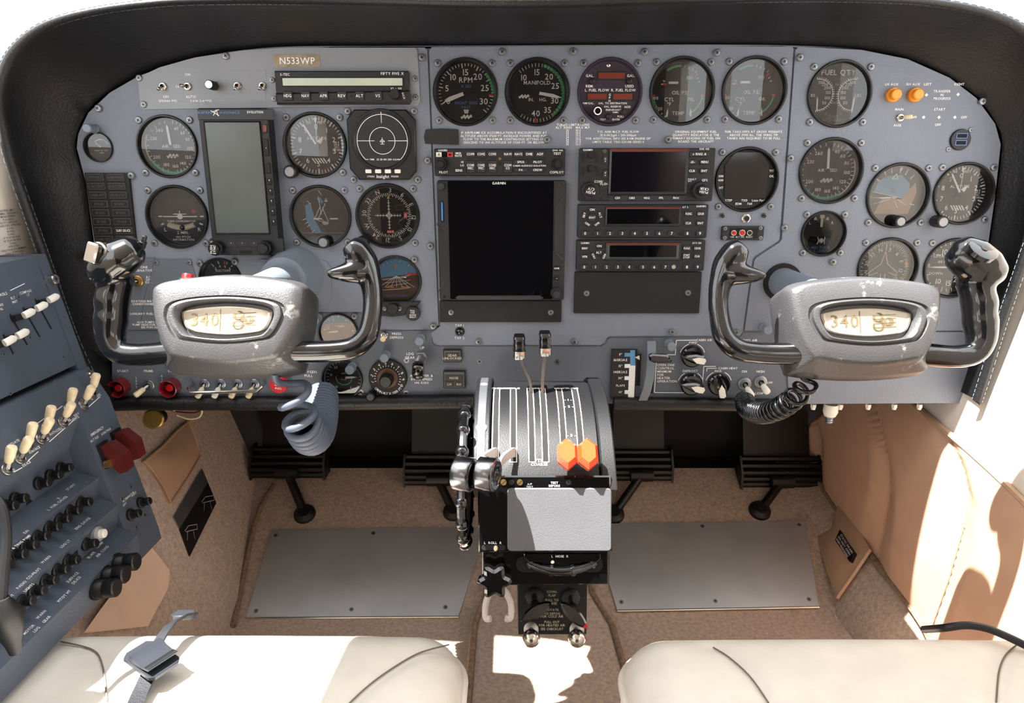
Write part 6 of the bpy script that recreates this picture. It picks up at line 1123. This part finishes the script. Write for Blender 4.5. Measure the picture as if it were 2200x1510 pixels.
# ============================================================ RUDDER PEDALS, FLOOR PLATES, FOOT WELL DETAILS
def pedal(x0, x1, yt, yb, label, stem, top0=None, top1=None):
    Yp = .335; a, c = onY(x0, yb, Yp), onY(x1, yb, Yp); cx = (a.x+c.x)/2; w = c.x-a.x; z0 = a.z; z1 = onY(x0, yt, Yp+.02).z
    o = thing('rudder_pedal', label, 'pedal', Matrix.Translation((cx, Yp, z0)), 'rudder pedals')
    b = MB(); hw = w/2
    P = [(Yp+.055+.0, .30), (Yp+.075, .22), (Yp+.058, .13), (Yp+.04, .075), (Yp+.03, .045)]; P = [(y-Yp, z) for y, z in P]
    b.loops([[(-hw*.86, y, z), (hw*.86, y, z), (hw*.86, y+.006, z), (-hw*.86, y+.006, z)] for y, z in P]); part(o, 'face_plate', b, 'pedal_black')
    for k, (y, z) in enumerate(((.020, .052), (.010, .041), (.002, .030), (-.003, .019), (-.004, .008))):
        b = MB(); b.tube([(-hw, y, z), (hw, y, z)], .0066, 8); part(o, 'tread_rib', b, 'pedal_black')
    for sx in (-1, 1): b = MB(); b.loops([[(sx*hw, y, z) for y, z in ((-.012, .0), (-.010, .03), (.012, .062), (.04, .06), (.03, .0))], [(sx*(hw+.004), y, z) for y, z in ((-.012, .0), (-.010, .03), (.012, .062), (.04, .06), (.03, .0))]]); part(o, 'end_cap', b, 'pedal_black')
    e = floorhit(*stem)-V((cx, Yp, z0)); m = V((onY(stem[2] if len(stem) > 2 else (x0+x1)/2, yb-20, Yp).x-cx, -.014, .02)) if False else V(((onY((x0+x1)/2, yb-20, Yp).x-cx), -.012, .018))
    b = MB(); b.tube([m, m.lerp(e, .5), e], .0085, 12); part(o, 'stem', b, 'pedal_black'); b = MB(); b.tube([m+V((-.022, 0, 0)), m+V((.022, 0, 0))], .0135, 14); part(o, 'stem_yoke', b, 'pedal_black')
    b = MB(); b.lathe([(.022, -.004), (.020, .006), (.012, .012)], 18, Matrix.Translation(e) @ RAMP.mp(V((0, 0, 0)))); part(o, 'floor_boot', b, 'rubber_black')
pedal(545, 697, 870, 1026, 'rudder pedal at the far left beside the carpet kick panel', (655, 1105))
pedal(872, 1012, 870, 1042, 'rudder pedal just left of the pedestal', (975, 1100))
pedal(1312, 1440, 870, 1032, 'rudder pedal just right of the pedestal', (1318, 1105))
pedal(1592, 1758, 870, 1046, 'rudder pedal at the far right beside the leather sidewall', (1632, 1098))
def floorplate(P, label, scr):
    q = [RAMP.loc(*p, .004) for p in P]; o = thing('heel_plate', label, 'plate', RAMP.mp(RAMP.p), 'bare metal heel plates'); b = MB(); b.prism([tuple(p) for p in q][::-1], .0008, .004, .0006); part(o, 'sheet', b, 'plate_alu')
    e0, e1 = RAMP.loc(*P[-2], .004), RAMP.loc(*P[-1], .004)
    if e0.x < e1.x: e0, e1 = e1, e0
    b = MB(); b.tube([(e1.x, e1.y, .003), (e0.x, e0.y, .003)], .0022, 8); part(o, 'rolled_edge', b, 'chrome')
    for p in scr: c = RAMP.loc(*p, .004); screw(o, c.x, c.y, .0038, 1, SCREW_FLUSH)
floorplate(((583, 1137), (1024, 1131), (1024, 1200), (985, 1325), (527, 1328)), 'scratched aluminium heel plate on the left foot ramp', ((592, 1150), (802, 1145), (550, 1312), (755, 1309), (957, 1304)))
floorplate(((1308, 1250), (1312, 1124), (1730, 1118), (1760, 1304), (1326, 1312)), 'scratched aluminium heel plate on the right foot ramp', ((1509, 1130), (1717, 1127), (1335, 1293), (1537, 1291), (1738, 1287)))
KICK = Plane((-.47, 0, FZ), (.39, 0, .13), (-.13, 0, .39))
def kp(px, py, d=0): return tuple(KICK.loc(px, py, d))
def patch(name, label, cat, P, m, th, plane, n=6, bulge=0):
    q = [plane.loc(*p, th) for p in P]; c = sum(q, V((0, 0)))/len(q); cen_ = plane.p+plane.r*c.x+plane.u*c.y; o = thing(name, label, cat, plane.mp(cen_)); R_ = [(p.x-c.x, p.y-c.y) for p in q]; b = MB()
    ar = sum(R_[k][0]*R_[(k+1) % len(R_)][1]-R_[(k+1) % len(R_)][0]*R_[k][1] for k in range(len(R_)))
    if ar < 0: R_ = R_[::-1]
    b.loops([[(x, y, 0) for x, y in R_], [(x, y, th) for x, y in R_]]+([[(x*k_, y*k_, th+bulge*sin(pi/2*(1-k_))) for x, y in R_] for k_ in (.9, .7, .45, .2)] if bulge else [])); part(o, 'panel', b, m, sharp=60 if bulge else 35); return o, R_, c
SM = lambda P: [tuple(p) for p in [(v.x, v.y) for v in smooth_path([V((x, y, 0)) for x, y in P], 4, True)]]
o, R_, c = patch('map_pocket', 'tan leather pocket on the left carpet kick panel', 'pocket', [(308, 992), (345, 962), (380, 925), (404, 905), (418, 940), (430, 978), (400, 1030), (366, 1080), (350, 1045), (330, 1015)], 'pocket_tan', .004, KICK, bulge=.010); b = MB(); b.tube([(x, y, .005) for x, y in R_]+[(*R_[0], .005)], .002, 6); part(o, 'piping', b, 'pocket_tan')
o, R_, c = patch('pedal_placard', 'black pedal diagram placard with bare metal upper half on the kick panel', 'placard', [(386, 1135), (447, 1036), (465, 1080), (408, 1195)], 'placard_black', .002, KICK)
b = MB(); q = [KICK.loc(*p, .0022)-c for p in ((373, 1110), (434, 1006), (447, 1036), (386, 1135))]; b.prism([tuple(p) for p in q][::-1], 0, .0022); part(o, 'metal_half', b, 'alloy')
b = MB()
for dx, dy in ((0, 0), (36, -62)):
    for P in (((398, 1140), (406, 1129)), ((406, 1129), (424, 1126)), ((424, 1126), (425, 1136)), ((425, 1136), (400, 1142)), ((404, 1142), (403, 1160)), ((416, 1140), (420, 1158))): a, e = KICK.loc(P[0][0]+dx, P[0][1]+dy, .003)-c, KICK.loc(P[1][0]+dx, P[1][1]+dy, .003)-c; b.bar(a.x, a.y, e.x, e.y, .0012, .0024)
part(o, 'line_drawing', b, 'grey_print')
b = MB(); q = [KICK.at(*p, .012) for p in ((322, 1170), (365, 1225), (362, 1262), (318, 1345), (180, 1360), (215, 1310))]; b.add(q, [tuple(range(6))]); part(wall_l, 'lower_trim', b, 'beige_trim')
o, R_, c = patch('warning_card', 'yellow and red printed card tucked under the console', 'card', [(228, 1320), (246, 1297), (270, 1335), (240, 1345)], 'yellow_print', .002, Plane((-.466, 0, FZ), (.39, 0, .13), (-.13, 0, .39)))
p = onX(330, 900, -.52); o = thing('brass_valve_knob', 'round brass knob below the lower left panel edge', 'knob', Plane(p, (.2, -1, .25), (0, 0, 1)).mp(p)); b = MB(); b.lathe([(.013, -.006), (.0145, -.003), (.0145, .002), (.0125, .004)], 28, cap0=True); part(o, 'knob_face', b, 'brass'); b = MB(); b.lathe([(.012, -.006), (.011, -.030)], 18); part(o, 'shaft', b, 'flat_black')
for k, P in enumerate((((372, 882), (400, 878), (432, 880), (428, 896), (405, 900), (380, 892)), ((350, 876), (380, 884), (420, 886), (436, 876)))):
    b = MB(); q = smooth_path([onY(*p_, .03+.006*k) for p_ in P], 6); b.tube([p_-q[0] for p_ in q], .0012, 6); solo('loose_wire', b, 'cream_plastic' if k == 0 else 'guard_red', ('cream loop' if k == 0 else 'reddish strand')+' of loose wire under the lower left panel', 'wire', Matrix.Translation(q[0]))
# copilot side pocket with placard
q = [floorhit(1790, 1250), onX(1960, 1300, .624), onX(1830, 1130, .621)]; n_ = (q[2]-q[0]).cross(q[1]-q[0]); n_ = n_ if n_.x < 0 else -n_
CS = Plane(q[0]+n_.normalized()*.012, n_, (0, 0, 1))
o, R_, c = patch('map_pocket', 'tan leather pocket with black placard on the right carpet strip', 'pocket', [(1753, 1152), (1785, 1135), (1795, 1100), (1802, 1078), (1835, 1120), (1868, 1178), (1835, 1230), (1798, 1283), (1775, 1225)], 'pocket_tan', .004, CS, bulge=.008)
b = MB(); P = [CS.loc(*p, .006)-c for p in ((1798, 1284), (1835, 1231), (1869, 1180))]; b.tube([(p_.x, p_.y, .005) for p_ in P], .003, 8); part(o, 'piping', b, 'tan_leather')
b = MB(); P = [CS.loc(*p, .014)-c for p in ((1804, 1138), (1835, 1187), (1825, 1206), (1794, 1160))]; b.prism([tuple(p_) for p_ in P][::-1], .006, .0142); pc = part(o, 'placard', b, 'placard_black')
b = MB(); m_ = sum(P, V((0, 0)))/4; d = P[1]-P[0]; ang = atan2(d.y, d.x)
for k, t in enumerate(('STATIC DRAIN', 'DO NOT OPEN', 'WHEN PRESSURIZED')): off = V((-d.y, d.x)).normalized()*(.0055-.0055*k); b.text(t, m_.x+off.x, m_.y+off.y, .0032, .0146, rot=ang, w=d.length*.8)
part(pc, 'lettering', b, 'white_print')

# ============================================================ SEATS, BELT, CABLE
def cushion(x0, x1, y0, y1, z0, z1, label, grooves):
    o = thing('cockpit_seat', label, 'seat', Matrix.Translation(((x0+x1)/2, (y0+y1)/2, z0)), 'cream leather cockpit seats'); cx, cy = (x0+x1)/2, (y0+y1)/2; hw, hd, H = (x1-x0)/2, (y1-y0)/2, z1-z0
    nx, ny = 110, 120; r = .052; vs_, fs = [], []
    def prm(t, h):                                   # box coordinate with dense edges
        return t*h
    def top(x, y, gr=True):
        z = H+.012*(1-(x/hw)**2)*(1-(y/hd)**4)
        if not gr: return z
        for G_ in grooves:
            d = min(seg_d(V((x+cx, y+cy)), a, c) for a, c in zip(G_, G_[1:])); z -= .0045*math.exp(-(d/.010)**2)
        return z
    for j in range(ny+1):
        for i in range(nx+1):
            u_, v_ = -1+2*i/nx, -1+2*j/ny; x, y = u_*(hw+.0), v_*hd
            ex, ey = max(0, abs(x)-(hw-r)), max(0, abs(y)-(hd-r)); e = min(1, sqrt(ex*ex+ey*ey)/r)
            if sqrt(ex*ex+ey*ey) > r: k = r/sqrt(ex*ex+ey*ey); x = math.copysign(hw-r+ex*k, x) if ex else x; y = math.copysign(hd-r+ey*k, y) if ey else y
            vs_.append((x, y, top(x, y)-r*.8*(1-sqrt(max(0, 1-e*e)))))
            if i < nx and j < ny: a = j*(nx+1)+i; fs.append((a, a+1, a+nx+2, a+nx+1))
    b = MB(); b.add(vs_, fs)
    rim = [j for j in range(nx+1)]+[(k+1)*(nx+1)+nx for k in range(ny)]+[ny*(nx+1)+nx-1-k for k in range(nx)]+[(ny-1-k)*(nx+1) for k in range(ny-1)]
    Lr = [V(vs_[k]) for k in rim]; b.loops([Lr, [V((p.x*1.005, p.y*1.005, p.z-.03)) for p in Lr], [V((p.x*.97, p.y*.97, 0)) for p in Lr]], cap0=False)
    part(o, 'cushion', b, 'seat_leather', sharp=80)
    P = [p+V((0, 0, .004)) for p in Lr]; Q = [V((p.x*1.004, p.y*1.004, p.z-.004)) for p in P]; b = MB(); b.tube(Q[::2], .0042, 8, closed=True); part(o, 'piping', b, 'seat_leather')
    for G_ in grooves: b = MB(); b.tube([(p.x-cx, p.y-cy, top(p.x-cx, p.y-cy, False)-.0026) for p in smooth_path(G_, 10)], .0009, 5); part(o, 'seam', b, 'seam')
    return o, top, cx, cy
def seg_d(p, a, c):
    d = c-a; t = max(0, min(1, (p-a).dot(d)/d.length_squared)); return (p-a-d*t).length
ZS = .305
def sg(*P): return [V((q.x, q.y)) for q in [onZ(px, py, ZS) for px, py in P]]
LS, ltop, lcx, lcy = cushion(-.565, -.052, -.86, -.262, .10, ZS, 'cream leather pilot seat cushion at lower left', [sg((965, 1381), (900, 1402), (840, 1440), (790, 1480), (740, 1530)), sg((130, 1378), (200, 1400), (222, 1440), (232, 1520))])
RS_, rtop, rcx, rcy = cushion(.118, .606, -.86, -.268, .10, ZS, 'cream leather copilot seat cushion at lower right', [sg((1532, 1392), (1565, 1415), (1610, 1460), (1650, 1520)), sg((2185, 1384), (2160, 1410), (2145, 1450), (2138, 1520))])
for o, w in ((LS, .27), (RS_, .27)):
    b = MB(); b.box(-w*.8, w*.8, -.2, .2, -.048, .002); part(o, 'seat_base', b, 'steel')
# pilot seat belt with buckle
def lz(p): return V((p.x, p.y, .10+ltop(p.x-lcx, p.y-lcy)))
o = thing('seat_belt', 'black lap belt with lift buckle lying on the pilot seat', 'seat belt', Matrix.Translation(onZ(330, 1410, ZS+.02))); I_ = Matrix.Translation(-onZ(330, 1410, ZS+.02))
b = MB(); Ls = []
for px, py, h in ((415, 1326, .012), (392, 1330, .022), (368, 1345, .03), (350, 1368, .03), (336, 1392, .028)): q = onZ(px, py, ZS+h); Ls.append([I_ @ (q+V(v)) for v in ((-.005, -.003, 0), (.005, .003, .002), (.005, .003, .005), (-.005, -.003, .003))])
b.loops(Ls); part(o, 'front_strap', b, 'strap_black')
b = MB(); Ls = []
for px, py, h in ((330, 1430, .024), (316, 1460, .02), (300, 1495, .018), (285, 1530, .018), (262, 1590, .018)): q = onZ(px, py, ZS+h); Ls.append([I_ @ (q+V(v)) for v in ((-.007, -.002, 0), (.007, .002, 0), (.007, .002, .0025), (-.007, -.002, .0025))])
b.loops(Ls); part(o, 'rear_strap', b, 'strap_black')
bc = onZ(326, 1412, ZS+.034); M = I_ @ Matrix.Translation(bc) @ Rz(-.52) @ Matrix.Rotation(.18, 4, 'Y') @ Matrix.Scale(.68, 4)
b = MB(); b.prism([(-.034, -.016), (-.028, -.024), (.028, -.024), (.034, -.018), (.034, .018), (.028, .024), (-.022, .024), (-.034, .014)], -.006, .0, .001, M); part(o, 'buckle_plate', b, 'buckle_grey')
b = MB(); b.loops([[(x, y, z) for x, z in ((-.018, .0), (-.016, .010), (-.008, .012), (.0, .008), (.014, .007), (.026, .010), (.026, .008), (.012, .004), (.0, .002))] for y in (-.023, .023)], M); lt = part(o, 'lift_latch', b, 'buckle_grey')
for k in range(3): b = MB(); b.box(.017+.003*k, .0178+.003*k, -.022, .022, .0088+.0012*k, .0100+.0012*k, M=M); part(lt, 'grip_ridge', b, 'flat_black')
b = MB(); q = onZ(395, 1322, ZS+.012); b.prism([(-.012, -.004), (-.007, .004), (.011, .004), (.016, -.005), (.009, -.008), (-.008, -.008)], 0, .005, .001, I_ @ Matrix.Translation(q)); part(o, 'strap_end', b, 'buckle_grey')
q = smooth_path([onZ(1985, 1352, ZS-.035), onZ(2025, 1349, ZS+.004), onZ(2075, 1343, ZS+.014), onZ(2120, 1350, ZS+.014), onZ(2165, 1368, ZS+.012), onZ(2215, 1392, ZS+.008), onZ(2280, 1420, ZS+.006)], 6)
b = MB(); b.tube([p-q[0] for p in q], .0042, 10); solo('audio_cable', b, 'rubber_black', 'dark cord lying over the corner of the copilot seat', 'cord', Matrix.Translation(q[0]))
